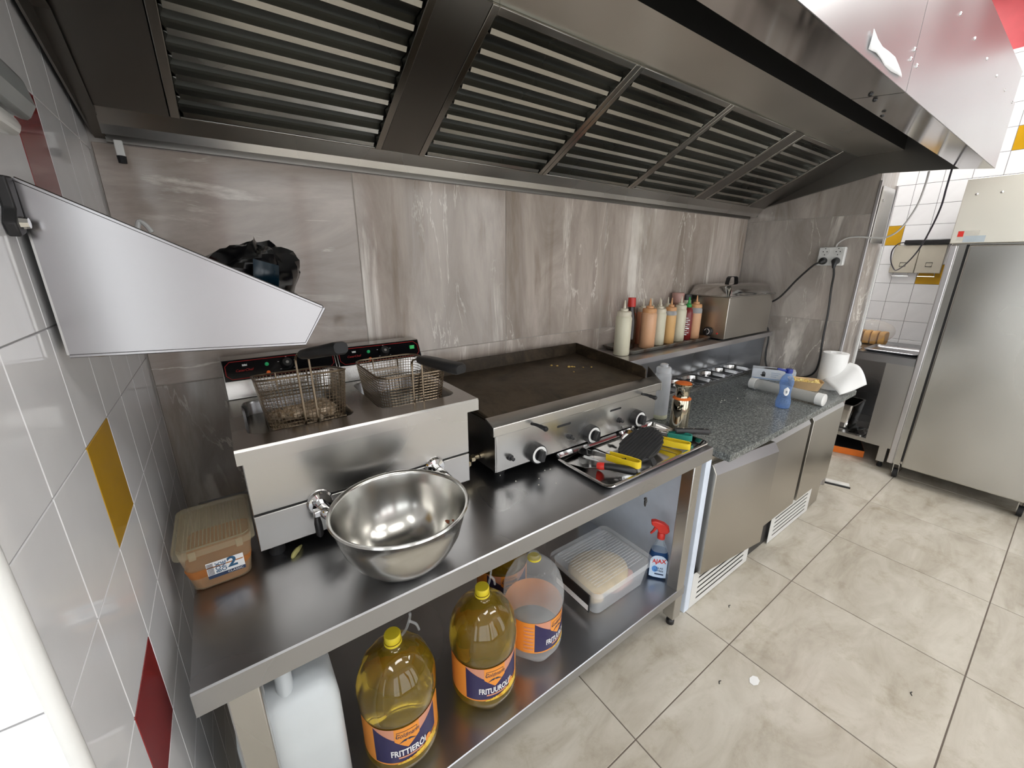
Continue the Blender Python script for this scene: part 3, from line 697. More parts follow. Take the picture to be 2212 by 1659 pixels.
# ------------------------------------------------------------------ mixing bowl
bowl = thing('mixing_bowl', 'round stainless steel mixing bowl with food scraps on the work table', 'bowl', (.438,-.672,TZ))
bc = (.438,-.672,TZ)
outer = [(.0,.0),(.040,.0),(.062,.006),(.088,.022),(.112,.048),(.130,.083),(.140,.120),(.144,.147),(.149,.150),(.152,.154),(.150,.158),(.145,.157),(.1425,.150)]
inner = [(.138,.120),(.128,.084),(.110,.050),(.087,.025),(.060,.009),(.038,.003),(.0,.003)]
MB().lathe(outer+inner, 64, bc).build('bowl_shell', M['steel_mirror'] if False else steel('bowl_steel', col=(.60,.59,.56), rough=.2, rvar=.08, var=.12), bowl, smooth=True, ang=60)
fs = plain('orange_food_scraps', (.62,.26,.02), .5)
for i, (x, y, r_) in enumerate(((.462,-.672,.011),(.472,-.682,.009),(.452,-.690,.010),(.442,-.698,.008),(.480,-.690,.006))):
    b_ = blob((x,y,TZ+.009), r_, i+20, 6, (1.2,.7,.6), .35)
    tag(b_.build('food_scrap', fs, origin=(x,y,TZ+.004), smooth=True), 'orange food scrap at the bottom of the mixing bowl', 'food scrap', 'scraps in the mixing bowl')
sm = plain('brown_sauce', (.22,.06,.02), .4)
for i in range(9):
    a = math.radians(-12+rnd.uniform(-16,16)); q = rnd.uniform(.085,.125)
    zz = .025+(q-.087)/.023*.025 if q < .11 else .05+(q-.11)/.018*.034
    b_ = blob((.438+q*math.cos(a), -.672+q*math.sin(a), TZ+zz), rnd.uniform(.003,.006), i+60, 4, (1,1,.8), .4)
    b_.build('sauce_stain', sm, bowl, smooth=True)

# ------------------------------------------------------------------ spice box with lid
M['box_plastic'] = glassy('stained_clear_plastic', (.56,.42,.26), .22, .2)
M['lid_plastic'] = glassy('yellowed_lid_plastic', (.46,.40,.26), .25, .25)
M['spice'] = plain('brown_spice_powder', (.40,.14,.03), .9, var=.3)
M['print_white'] = plain('white_print', (.80,.80,.80), .4, var=0); M['print_navy'] = plain('navy_print', (.012,.03,.08), .4, var=0)
bxo = thing('spice_box', 'lidded clear plastic food box of brown spice with a numbered sticker', 'food box', (.093,-.43,TZ))
def box_loops(x0,y0,x1,y1,z0,z1,ins,r=.018):
    return [[(p[0],p[1],z) for p in rrect(x0+i,y0+i,x1-i,y1-i,r,5)] for z, i in ((z0,ins+.004),(z0+.004,ins),(z1,0))]
MB().loft(box_loops(.028,-.522,.158,-.345,TZ+.001,.95,.013),True,False).build('tub', M['box_plastic'], bxo, smooth=True, ang=50)
MB().loft(box_loops(.033,-.517,.152,-.350,TZ+.0025,.898,.010),True,True).build('spice_powder', M['spice'], bxo, smooth=True, ang=50)
lid = MB().loft([[(p[0],p[1],z) for p in rrect(.022+i,-.530+i,.164-i,-.337-i,.018,5)] for z, i in ((.941,0),(.956,0),(.958,.002),(.958,.008),(.953,.010))],False,True).build('lid', M['lid_plastic'], bxo, smooth=True, ang=30)
m = MB()
for i in range(16):
    x = .040+.0067*i; m.tube([(x,-.512,.9535),(x,-.355,.9535)],.0013,5)
m.build('lid_ribs', M['lid_plastic'], lid, smooth=True)
for x in (.055,.135): MB().box(x-.006,-.5325,.936, x+.006,-.5295,.954).build('lid_clip', M['lid_plastic'], lid, bevel=.001)
# sticker on the front, slightly sloping face
def SP(u, v_, h=0):
    z = .868+v_; ins = .013*(.95-z)/.105
    return (.070+u, -.522+ins-.0012-h, z)
m = MB(); m.add([SP(0,0),SP(.066,0),SP(.066,.042),SP(0,.042)],[(0,1,2,3)]); st = m.build('sticker', M['print_white'], bxo)
m = MB(); m.add([SP(0,0,.0004),SP(.066,0,.0004),SP(.066,.009,.0004),SP(0,.009,.0004)],[(0,1,2,3)]); m.build('sticker_band', M['print_navy'], st)
m = MB(); m.text('2', .036, lambda u, v_: SP(.045+u,.0275+v_,.0006), bold=.03); m.text('BOX', .0125, lambda u, v_: SP(.020-v_,.0245+u,.0006), bold=.02); m.text('ONE', .0125, lambda u, v_: SP(.030-v_,.0245+u,.0006), bold=.02); m.build('sticker_text', plain('blue_print', (.02,.09,.18), .4, var=0), st)
m = MB(); m.text('CLASSIC', .0075, lambda u, v_: SP(.048+u,.0045+v_,.0008)); m.build('sticker_small_text', M['print_white'], st)
m = MB()
for i in range(9): m.add([SP(.001,.011+.0033*i,.0006),SP(.012,.011+.0033*i,.0006),SP(.012,.0125+.0033*i,.0006),SP(.001,.0125+.0033*i,.0006)],[(0,1,2,3)])
m.build('barcode', M['black_plastic'], st)

# ------------------------------------------------------------------ tray with tools
def sheet_tray(name, label, x0, y0, x1, y1, z, h=.018, mat=None, rz=0, r=.03, rim=.009, group=None):
    t = thing(name, label, 'tray', ((x0+x1)/2,(y0+y1)/2,z), group)
    L = lambda i, zz: [(p[0],p[1],zz) for p in rrect(x0+i,y0+i,x1-i,y1-i,max(.006,r-i*.4),5)]
    MB().loft([L(.001,z+h-.005), L(0,z+h-.002), L(.002,z+h), L(rim,z+h), L(rim+.007,z+.004), L(rim+.010,z+.0015)], False, True).loft([L(.001,z+h-.006), L(rim+.005,z+.002), L(rim+.009,z)], False, True).build('tray_pan', mat or M['steel_mirror'], t, smooth=True, ang=40)
    return t
tray = sheet_tray('utensil_tray', 'shallow stainless steel tray of cooking tools on the work table corner', 1.045,-.752,1.612,-.478, TZ+.0005)
TT = TZ+.0025
M['yellow_plastic'] = plain('yellow_plastic', (.72,.52,.015), .35); M['red_plastic'] = plain('red_plastic', (.62,.03,.02), .35); M['teal_plastic'] = plain('teal_plastic', (.02,.22,.17), .35)
def make_tongs(name, label, tip, end, grip_mat, lift=.02, gl=.11, spread=.03):
    tip = Vector(tip); end = Vector(end); t = thing(name, label, 'tongs', tuple((tip+end)/2))
    d = (end-tip); L = d.length; d.normalize(); side = Vector((0,0,1)).cross(d).normalized(); up = d.cross(side)
    for s in (-1, 1):
        m = MB(); loops = []
        for k in range(9):
            q = k/8; w_ = .005+.008*math.sin(min(1, (1-q)*1.2)*PI*.5) if q < .99 else .006
            off = s*spread*(1-q)**.7*.5
            c_ = tip + d*(L-gl)*q + side*off + up*(.004+lift*q*.3)
            if q < .15: w_ = .020*(.55+q*3)
            loops.append([c_+up*w_*.9+side*s*.001, c_+up*w_*.9+side*s*.003, c_-up*w_*.6+side*s*.003, c_-up*w_*.6+side*s*.001])
        m.loft([[tuple(p) for p in l] for l in loops]); m.build('tongs_arm', M['chrome'], t, smooth=True, ang=40)
    # bent plastic grip loop
    g = [tip+d*(L-gl-.01)+side*.013, tip+d*(L-gl*.5)+side*.016, tip+d*(L-.008)+side*.012, tip+d*L, tip+d*(L-.008)-side*.012, tip+d*(L-gl*.5)-side*.016, tip+d*(L-gl-.01)-side*.013]
    P = smooth_path(g, 5); m = MB(); loops = []
    for i, p in enumerate(P):
        dd = (P[min(i+1,len(P)-1)]-P[max(i-1,0)]).normalized(); nn = up.cross(dd).normalized(); c_ = p+up*(.004+lift*.3)
        loops.append([tuple(c_+up*.011+nn*.0022), tuple(c_+up*.011-nn*.0022), tuple(c_-up*.011-nn*.0022), tuple(c_-up*.011+nn*.0022)])
    m.loft(loops); m.build('grip', grip_mat, t, smooth=True, ang=40)
    return t
make_tongs('serving_tongs', 'steel tongs with yellow grip lying across the black handled spatula', (1.158,-.520,TT+.018), (1.207,-.737,TT+.028), M['yellow_plastic'], gl=.105)
make_tongs('serving_tongs', 'steel tongs with yellow grip tucked under the ridged black press', (1.395,-.515,TT+.012), (1.492,-.738,TT+.016), M['yellow_plastic'], gl=.11, spread=.045)
make_tongs('serving_tongs', 'steel tongs with teal grip beside the knife on the tray', (1.46,-.50,TT+.012), (1.568,-.698,TT+.014), M['teal_plastic'], gl=.075)
# spatula
sp = thing('spatula', 'wide steel spatula with black and red handle on the tray', 'spatula', (1.14,-.63,TT))
P0 = Vector((1.105,-.520,TT+.004)); P1 = Vector((1.128,-.635,TT+.014)); P2 = Vector((1.190,-.738,TT+.018))
d1 = (P1-P0).normalized(); s1 = Vector((0,0,1)).cross(d1).normalized()
m = MB(); m.loft([[tuple(P0+s1*.048),tuple(P0-s1*.048),tuple(P0-s1*.048+Vector((0,0,.0012))),tuple(P0+s1*.048+Vector((0,0,.0012)))],[tuple(P1-d1*.03+s1*.040),tuple(P1-d1*.03-s1*.040),tuple(P1-d1*.03-s1*.040+Vector((0,0,.0012))),tuple(P1-d1*.03+s1*.040+Vector((0,0,.0012)))],[tuple(P1+s1*.010),tuple(P1-s1*.010),tuple(P1-s1*.010+Vector((0,0,.0012))),tuple(P1+s1*.010+Vector((0,0,.0012)))]])
m.build('blade', M['steel_mirror'], sp)
hp = smooth_path([P1-d1*.002, P1+(P2-P1)*.3+Vector((0,0,.004)), P1+(P2-P1)*.7+Vector((0,0,.003)), P2], 5)
MB().tube(hp, [.010,.0105,.011,.0115,.0118,.012,.0125,.013,.0135,.0138,.0138,.0135,.013,.012,.010,.006], 12).build('handle', M['black_plastic'], sp, smooth=True)
MB().tube([hp[0]-d1*.004, hp[1], hp[2], hp[3]], [.0115,.0128,.0125,.0120], 12).build('handle_collar', M['red_plastic'], sp, smooth=True)
# ridged cast iron press, oval plate lying upside down on its handle
pr = thing('grill_press', 'oval ridged black cast iron press leaning on the tray', 'grill press', (1.36,-.625,TT))
N_ = Vector((-.10,-.20,.97)).normalized(); A_ = Vector((.26,.055,.04)); A_ = (A_-N_*A_.dot(N_)).normalized(); B_ = N_.cross(A_)
PC = Vector((1.322,-.652,TT+.048)); ra, rb = .122, .062
loopsv = []
for (sc, h) in ((.90,-.010),(1.0,-.008),(1.0,.0),(.975,.0025)):
    loopsv.append([tuple(PC+A_*ra*sc*math.cos(2*PI*k/48)+B_*rb*sc*math.sin(2*PI*k/48)+N_*h) for k in range(48)])
pl_ = MB().loft(loopsv).build('plate', M['black_iron'], pr, smooth=True, ang=40)
for i in range(11):
    v_ = -rb*.86+rb*1.72*i/10; half = ra*.97*math.sqrt(max(0, 1-(v_/rb)**2))
    a = PC+A_*(-half)+B_*v_+N_*.002; b_ = PC+A_*half+B_*v_+N_*.002
    MB().prism([(-.0032,0),(.0032,0),(.0018,.005),(-.0018,.005)],0,1,'z').build('rib', M['black_iron'], pl_) if False else None
    m = MB(); m.loft([[tuple(a-B_*.0032),tuple(a+B_*.0032),tuple(a+B_*.0016+N_*.005),tuple(a-B_*.0016+N_*.005)],[tuple(b_-B_*.0032),tuple(b_+B_*.0032),tuple(b_+B_*.0016+N_*.005),tuple(b_-B_*.0016+N_*.005)]]); m.build('rib', M['black_iron'], pl_)
hb = Vector((1.318,-.685,TT+.030))
he = Vector((1.290, -.738, TT+.008))
m = MB(); L = []
for q, w_ in ((0,.012),(.4,.014),(.85,.016),(1,.012)):
    c_ = hb.lerp(he, q); L.append([tuple(c_+A_*w_+N_*.005), tuple(c_-A_*w_+N_*.005), tuple(c_-A_*w_-N_*.005), tuple(c_+A_*w_-N_*.005)])
m.loft(L); m.build('handle', M['black_iron'], pr, bevel=.003)
# knife over the tray rim
kf = thing('kitchen_knife', 'kitchen knife with riveted black handle lying across the tray rim', 'knife', (1.60,-.68,TZ+.02))
k0 = Vector((1.552,-.638,TZ+.040)); k1 = Vector((1.648,-.722,TZ+.040)); dk_ = (k1-k0).normalized(); sk = Vector((0,0,1)).cross(dk_).normalized(); uk = dk_.cross(sk)
m = MB(); L = []
for q, w_, t_ in ((0,.013,.011),(.12,.015,.012),(.5,.013,.012),(.85,.0145,.012),(.95,.017,.012),(1,.012,.008)):
    c_ = k0.lerp(k1, q); L.append([tuple(c_+sk*w_*math.cos(a)+uk*t_*math.sin(a)) for a in [2*PI*k/12 for k in range(12)]])
m.loft(L); hd = m.build('handle', M['black_plastic'], kf, smooth=True)
for q in (.22,.52,.84):
    c_ = k0.lerp(k1, q)+uk*.0118; MB().tube([c_-uk*.001, c_+uk*.0006],.0035,10).build('rivet', M['chrome'], hd, smooth=True)
b0 = k0-dk_*.16; m = MB(); m.loft([[tuple(k0-dk_*.002+sk*.014),tuple(k0-dk_*.002-sk*.011),tuple(k0-dk_*.002-sk*.011+uk*.002),tuple(k0-dk_*.002+sk*.014+uk*.002)],[tuple(b0-uk*.004+sk*.008),tuple(b0-uk*.004-sk*.009),tuple(b0-uk*.004-sk*.009+uk*.001),tuple(b0-uk*.004+sk*.008+uk*.001)]]); m.build('blade', M['steel_mirror'], kf)
# water drops on the tray, crumbs on the table
wd = trans('water_drop', (.9,.9,.9), .02, .9)
for i, (x, y, r_) in enumerate(((1.125,-.712,.006),(1.14,-.716,.003),(1.15,-.722,.0025),(1.155,-.718,.002))):
    MB().lathe([(r_,0),(r_*.9,r_*.25),(r_*.5,r_*.42),(0,r_*.48)],14,(x,y,TT)).build('water_drop', wd, tray, smooth=True)
wc = plain('white_crumbs', (.8,.78,.7), .8)
for i, (x, y) in enumerate(((.93,-.56),(.905,-.59),(.98,-.53),(1.0,-.535),(.86,-.53),(.955,-.615),(.84,-.47))):
    tag(blob((x,y,TZ+.0012),.002,i,4,(1,1,.6)).build('table_crumb', wc, origin=(x,y,TZ)), 'tiny white crumb on the bare steel table top', 'crumb', 'crumbs on the work table')
gs = MB().tube(smooth_path([(.225,-.51,TZ+.003),(.232,-.50,TZ+.006),(.242,-.49,TZ+.008),(.250,-.475,TZ+.004)],3),[.003,.005,.006,.006,.006,.006,.005,.004,.003,.002],8)
tag(gs.build('food_strip', plain('pale_green_food', (.45,.42,.16), .6), origin=(.237,-.49,TZ), smooth=True), 'pale green food strip fallen under the fryer front', 'food scrap')

# ------------------------------------------------------------------ under the table
SZ = .2
M['jerry'] = plain('milky_white_plastic', (.62,.66,.68), .32, var=.03, Subsurface_Weight=.0)
jc = thing('jerrycan', 'large milky white plastic jerrycan on the lower shelf', 'jerrycan', (.15,-.53,SZ))
JX0, JX1, JY0, JY1 = .062, .262, -.690, -.40
def jl(z, i, r=.03): return [(p[0],p[1],z) for p in rrect(JX0+i,JY0+i,JX1-i,JY1-i,r,6)]
MB().loft([jl(SZ+.001,.012),jl(SZ+.012,.0),jl(.56,.0),jl(.60,.004),jl(.632,.016),jl(.645,.045,.02)]).build('can_body', M['jerry'], jc, smooth=True, ang=60)
MB().tube(smooth_path([(.162,-.655,.625),(.162,-.62,.69),(.162,-.54,.715),(.162,-.46,.70),(.162,-.43,.63)],5),[.017]*21,12).build('carry_handle', M['jerry'], jc, smooth=True)
MB().lathe([(.026,.64),(.026,.70),(.023,.705),(.0,.705)],20,(.10,-.64,0)).build('screw_cap', M['white_plastic'], jc, smooth=True)


M['oil'] = trans('golden_oil', (.46,.315,.03), .03, .78, 1.22); M['oil'].node_tree.nodes['Principled BSDF'].inputs['Coat Weight'].default_value = 1.0; M['pet'] = glassy('clear_pet', (.75,.77,.78), .10, .05)
M['oil_pet'] = M['oil']
M['cap_yellow'] = plain('yellow_cap', (.78,.62,.03), .35)
M['lab_orange'] = plain('orange_label', (.80,.29,.04), .42, var=.04); M['lab_navy'] = plain('navy_label', (.025,.02,.085), .42, var=.03); M['lab_peach'] = plain('peach_label', (.62,.28,.18), .42, var=.03)
M['lab_yellow'] = grime('fries_yellow', (.80,.55,.06), (.55,.26,.02), .5, scale=60)
def oil_bottle(label, x, y, face, word, full=True, cap=True, handle=None, group='large frying oil bottles on the lower shelf', lay=None):
    t = thing('oil_bottle', label, 'bottle', (x,y,SZ), group)
    R, H = .105, .385
    def wob(r, z, a):
        if z < .035: return r*(1-.13*(1-z/.035)*(.5+.5*math.cos(5*a)))
        if .21 < z < .34: return r*(1-.02*(.5+.5*math.cos(12*a)))
        return r
    prof = [(.0,.006),(.06,.003),(.08,.001),(.093,.012),(.101,.035),(.103,.05),(.099,.058),(.099,.187),(.103,.195),(R,.205),(R,.235),(.103,.256),(.096,.28),(.081,.310),(.058,.334),(.033,.349),(.0195,.355),(.018,.362),(.022,.364),(.022,.367),(.017,.369),(.017,.378)]
    pl = [(r, z+SZ) for r, z in prof]
    body = MB().lathe(pl if full else pl, 60, (x,y,0), wob=lambda r, z, a: wob(r, z-SZ, a)).build('bottle_body', M['oil'] if full else M['pet'], t, smooth=True, ang=60)
    if cap:
        m = MB().lathe([(.0205,.366),(.0215,.368),(.0215,.384),(.020,.387),(.0,.387)],36,(x,y,SZ)); m.build('cap', M['cap_yellow'], t, smooth=True)
    MB().lathe([(.0222,.3585),(.0232,.3595),(.0232,.3640),(.0222,.3650)],30,(x,y,SZ)).build('tamper_ring', M['cap_yellow'], t, smooth=True)
    if handle is not None:
        a = handle; q = lambda r, z, da=0: (x+r*math.cos(a+da), y+r*math.sin(a+da), SZ+z)
        MB().tube(smooth_path([q(.022,.352),q(.045,.360),q(.060,.385),q(.062,.400)],5),.0035,8).tube(smooth_path([q(.058,.375),q(.080,.345),q(.088,.318)],4),.0035,8).build('carry_strap', M['pet'], t, smooth=True)
    RL = .0998
    def cy(h):
        def f(u, v_):
            a = face+u/RL; return (x+(RL+h)*math.cos(a), y+(RL+h)*math.sin(a), SZ+.060+(v_-.060)*1.42)
        return f
    lb = MB().strip(-PI*RL, PI*RL, 64, .060, .148, cy(.0006)).build('label', M['lab_orange'], t, smooth=True)
    W2 = .088
    up = lambda u: .148-.058*max(0, 1-abs(u)/.030)**.8*1.0 - .0 if abs(u) < .030 else .148-.0*abs(u)
    upn = lambda u: .146-.040*(1-abs(u)/W2)
    lo = lambda u: .064+.010*((u/W2+1)*.5)**2+.012*max(0, u/W2)
    MB().strip(-W2,W2,40, lo, upn, cy(.0012), 3).build('label_field', M['lab_navy'], lb, smooth=True)
    MB().strip(-W2,W2,40, upn, .148, cy(.0010)).build('label_band', M['lab_peach'], lb, smooth=True)
    sh = lambda u: .098+.020*(abs(u)/.032)
    MB().strip(-.032,.032,24, sh, .148, cy(.0016)).build('label_shield', M['lab_orange'], lb, smooth=True)
    m = MB(); m.text('Goldmann', .0145, lambda u, v_: cy(.0022)(u, .130+v_), shear=.35, bold=.004); m.strip(-.026,-.025,1,.126,.140,cy(.0022)); m.strip(.025,.026,1,.126,.140,cy(.0022)); m.strip(-.026,.026,12,.139,.140,cy(.0022)); m.build('label_script', M['print_navy'], lb)
    mu = lambda u: .116+.004*math.cos(abs(u)/.0235*PI*1.15-.75)
    MB().strip(-.022,.022,24, lambda u: mu(u)-.0052*max(0.0,1-(abs(u)/.0225)**1.5)+(.003*(abs(u)<.003)), mu, cy(.0022)).build('label_moustache', M['print_navy'], lb)
    m = MB(); m.text(word, .0205, lambda u, v_: cy(.0022)(u+.004, .087+v_), bold=.028, sx=.92 if len(word) < 11 else .86); m.build('label_name', M['print_white'], lb)
    MB().strip(-.026,.038,12,.0745,.0785,cy(.0022)).build('label_stripe', M['lab_peach'], lb)
    m = MB(); N = 20; c0 = (.056,.082)
    vs = [cy(.0024)(c0[0]+.009*math.cos(2*PI*k/N), c0[1]+.009*math.sin(2*PI*k/N)) for k in range(N)]; m.add(vs, [tuple(range(N))]); m.build('label_badge', M['lab_orange'], lb)
    MB().strip(-.03,W2,30,.0605, lambda u: .063+.016*max(0,(u+.03)/.1)+.002*math.sin(u*700), cy(.0024)).build('label_fries', M['lab_yellow'], lb, smooth=True)
    if not full:
        m = MB()
        for i in range(7): m.strip(-.125,-.092,6,.070+.0105*i,.073+.0105*i, cy(.0016))
        m.build('label_small_print', M['lab_peach'], lb)
    return t
CAMD = lambda x, y: math.atan2(-1.456-y, .183-x)
oil_bottle('full golden oil bottle labelled for deep frying beside the white jerrycan', .408,-.605, CAMD(.408,-.605)+.10, 'FRITTIERÖL', handle=.35)
oil_bottle('full golden oil bottle standing between another full one and an emptied one', .682,-.605, CAMD(.682,-.605)+.32, 'FRITUUROLIE', handle=.55)
oil_bottle('empty uncapped clear oil bottle beside the lidded clear crate', .905,-.575, CAMD(.905,-.575)+.95, 'FRITUUROLIE', full=False, cap=False)
oil_bottle('oil bottle half hidden behind the empty clear bottle', .93,-.34, CAMD(.93,-.34)+.3, 'FRITUUROLIE')

# clear crate
M['crate'] = glassy('milky_clear_plastic', (.72,.75,.78), .16, .2, .3)
ct = thing('storage_crate', 'clear lidded storage crate with bags of food on the lower shelf', 'storage crate', (1.315,-.52,SZ))
def cl_(z, i, r=.03): return [(p[0],p[1],z) for p in rrect(1.152+i,-.650+i,1.478-i,-.388-i,r,5)]
MB().loft([cl_(SZ+.001,.018),cl_(SZ+.006,.014),cl_(.315,.0)],True,False).build('crate_body', glassy('milky_crate_wall', (.74,.77,.80), .30, .22, .3), ct, smooth=True, ang=50)
def ll_(z, i, r=.03): return [(p[0],p[1],z) for p in rrect(1.140+i,-.662+i,1.490-i,-.376-i,r,5)]
lid = MB().loft([ll_(.308,0),ll_(.328,.0),ll_(.332,.003),ll_(.332,.022),ll_(.327,.026)],False,True).build('lid', M['crate'], ct, smooth=True, ang=35)
m = MB()
for i in range(17):
    y = -.625+.0135*i; m.tube([(1.175,y,.3275),(1.455,y,.3275)],.0016,5)
m.build('lid_ribs', M['crate'], lid, smooth=True)
MB().box(1.1385,-.625,.225, 1.1445,-.435,.305).build('clip_bar', M['black_plastic'], ct, bevel=.003)
m = MB()
m.strip(-.62,-.44,1,.232,.258, lambda u, v_: (1.1378,u,v_)); m.build('white_sticker', M['print_white'], ct)
bm_ = blob((1.305,-.515,.258), .088, 11, 14, (1.55,1.25,.55), .05); bm_.build('bread_bag', plain('pale_bread_crumbs', (.66,.53,.33), .8, var=.25), ct, smooth=True)
bm_ = blob((1.36,-.58,.225), .05, 15, 10, (1.7,1,.42), .2); bm_.build('meat_bag', plain('pink_packed_food', (.60,.36,.32), .5, var=.25), ct, smooth=True)
bm_ = blob((1.21,-.56,.235), .04, 17, 10, (1,1.6,.6), .2); bm_.build('food_bag', plain('tan_packed_food', (.55,.40,.22), .6, var=.3), ct, smooth=True)

# spray bottle
sb = thing('spray_bottle', 'blue window cleaner spray bottle with red trigger beside the clear crate', 'spray bottle', (1.548,-.636,SZ))
M['blue_liquid'] = trans('blue_liquid', (.03,.10,.28), .06, .5, 1.2); M['clear_blue'] = glassy('clear_bluish_plastic', (.5,.6,.7), .25, .08)
sbm = Matrix.Translation((1.548,-.636,SZ)) @ Matrix.Rotation(CAMD(1.548,-.636)+PI/2+.12, 4, 'Z')
def sl(z, a, b_, r): return [(p[0],p[1],z) for p in rrect(-a,-b_,a,b_,r,5)]
MB().loft([sl(.001,.034,.022,.02),sl(.006,.040,.026,.024),(sl(.06,.042,.027,.025)),sl(.11,.039,.026,.024),sl(.132,.033,.024,.022)]).xf(sbm).build('cleaner_liquid', M['blue_liquid'], sb, smooth=True, ang=60)
MB().loft([sl(.1325,.0335,.0245,.022),sl(.155,.025,.020,.018),sl(.175,.016,.016,.0155),sl(.195,.014,.014,.0138)],False,False).xf(sbm).build('bottle_neck', M['clear_blue'], sb, smooth=True, ang=60)
hd = MB().loft([sl(.19,.016,.016,.0155),sl(.212,.016,.016,.0155),sl(.218,.012,.012,.011)]).xf(sbm).build('collar', M['red_plastic'], sb, smooth=True)
MB().prism([(.020,.217),(-.012,.217),(-.020,.236),(-.044,.252),(-.047,.268),(-.030,.272),(.006,.264),(.026,.248),(.030,.230)], -.012,.012,'y').xf(sbm).build('spray_head', M['red_plastic'], sb, bevel=.004)
MB().prism([(-.016,.240),(-.028,.246),(-.036,.222),(-.046,.206),(-.041,.203),(-.028,.218)], -.006,.006,'y').xf(sbm).build('trigger', M['red_plastic'], sb, bevel=.002)
def LB(u, v_, h=.0275): 
    return tuple(sbm @ Vector((u, -h, v_)))
la = MB().strip(-.0345,.0345,8, lambda u: .010+.004*(abs(u)/.0345)**3, lambda u: .120-.022*(abs(u)/.0345)**3, lambda u, v_: LB(u, v_, .0283)).build('label', plain('pale_blue_label', (.55,.68,.85), .4, var=.05), sb)
m = MB(); m.text('AJAX', .028, lambda u, v_: LB(u+.001, .092+v_+.12*u, .0290), bold=.03, sx=.85); m.build('label_name', M['red_plastic'], la)
m = MB(); m.text('GLAS', .012, lambda u, v_: LB(u+.006,.058+v_,.0290), bold=.02); m.text('VITRES', .012, lambda u, v_: LB(u+.004,.044+v_,.0290), bold=.02); m.build('label_words', M['print_navy'], la)
m = MB(); N = 18; m.add([LB(-.013+.012*math.cos(2*PI*k/N), .052+.016*math.sin(2*PI*k/N), .0288) for k in range(N)], [tuple(range(N))]); m.build('label_drop', plain('blue_print_light', (.08,.25,.6), .4, var=0), la)
MB().strip(-.012,.024,4,.024,.031, lambda u, v_: LB(u, v_, .0288)).build('label_strip', M['print_navy'], la)
# rag bit hanging under the table front
tag(MB().tube(smooth_path([(1.21,-.766,.775),(1.213,-.768,.768),(1.209,-.769,.758),(1.212,-.768,.745)],3),[.004,.006,.005,.004,.006,.005,.004,.004,.003,.002],6).build('dark_scrap', M['black_iron'], origin=(1.21,-.767,.76), smooth=True), 'black scrap dangling from the table front edge', 'scrap')

# ------------------------------------------------------------------ wall shelf at the left
ws = thing('wall_shelf', 'bright steel wall shelf with sloping end panel on the white tiled wall', 'shelf', (.15,-.45,1.39))
YS, YE = -.690, -.26
def shp(y): return [(.012,1.3935),(.293,1.3785),(.329,1.4375),(.012,1.605)]
MB().prism(shp(0), YS, YS+.0025, 'y').build('end_panel', M['steel_shelf'], ws)
MB().tube([(.012,YS+.001,1.606),(.328,YS+.001,1.4385),(.331,YS+.001,1.4365),(.294,YS+.001,1.378),(.012,YS+.001,1.393)],.0028,6).build('end_panel_edge', M['steel_shelf'], ws, smooth=True)
MB().prism(shp(0), YE-.0025, YE, 'y').build('end_panel', M['steel_shelf'], ws)
MB().sheet([(.012,1.3945),(.292,1.3795),(.328,1.4375)], YS+.003, YE-.003, .002, 'y').build('shelf_plate', M['steel_y'], ws)
MB().box(.009,YS+.003,1.394, .0115,YE-.003,1.605).build('back_plate', M['steel_y'], ws)
MB().prism([(-.715,1.606),(-.690,1.608),(-.692,1.56),(-.700,1.545),(-.722,1.54),(-.728,1.555),(-.712,1.572)], .001,.012,'x').build('hanging_bracket', M['black_iron'], ws, bevel=.002)
MB().tube([(.012,-.712,1.556),(.019,-.712,1.556)],[.007,.006],8).build('bolt', M['chrome'], ws, smooth=True)
# rubbish bag on the shelf
M['bin_bag'] = plain('black_bag_film', (.004,.004,.005), .17, var=0)
bag = thing('rubbish_bag', 'crumpled black plastic bag with dark blue print on the wall shelf', 'bag', (.23,-.45,1.395))
BC = Vector((.228,-.46,1.458)); rn = random.Random(9); m = MB(); NT, NA = 26, 40; vs = []; fsb = []
ph = [(rn.uniform(0,6.28), rn.uniform(0,6.28), rn.uniform(2,9), rn.uniform(1,7)) for _ in range(12)]
for i in range(NT+1):
    t_ = PI*i/NT
    for k in range(NA):
        a_ = 2*PI*k/NA
        f_ = sum(1-abs(math.sin(p[2]*a_*.5+p[0]+p[3]*t_*.6+p[1])) for p in ph)/12
        q = .088*(.72+.55*f_)
        d_ = Vector((math.sin(t_)*math.cos(a_)*1.22, math.sin(t_)*math.sin(a_)*1.45, math.cos(t_)*1.08))
        p_ = BC+d_*q+Vector((0.035*max(0,math.cos(t_)),0,0))
        vs.append((min(max(p_.x,.03),.342), p_.y, max(p_.z,1.397)))
for i in range(NT):
    for k in range(NA): fsb.append((i*NA+k, (i+1)*NA+k, (i+1)*NA+(k+1) % NA, i*NA+(k+1) % NA))
m.add(vs, fsb); m.build('bag_film', M['bin_bag'], bag, smooth=True, ang=25)
m = MB(); vs = []
for i in range(5):
    for j in range(5):
        u, v_ = i/4, j/4; vs.append((.240+.038*u+.006*v_, -.590+.010*abs(v_-.5)+.006*math.sin(4*u), 1.478+.040*v_-.012*u))
m.add(vs, [(i*5+j,(i+1)*5+j,(i+1)*5+j+1,i*5+j+1) for i in range(4) for j in range(4)]); m.build('bag_print', plain('dark_blue_print', (.003,.016,.028), .25, var=.3), bag, smooth=True)
m = blob((.290,-.50,1.432), .045, 8, 12, (.75,1.5,.5), .15); m.build('clear_film', glassy('greyish_clear_film', (.3,.3,.26), .35, .12), bag, smooth=True, ang=20)
tag(MB().tube(smooth_path([(.085,-.41,1.567),(.09,-.41,1.583),(.098,-.41,1.578),(.105,-.41,1.565)],4),.004,8).build('white_loop', M['white_plastic'], origin=(.095,-.41,1.57), smooth=True), 'small white plastic loop sticking up behind the wall shelf panel', 'loop')
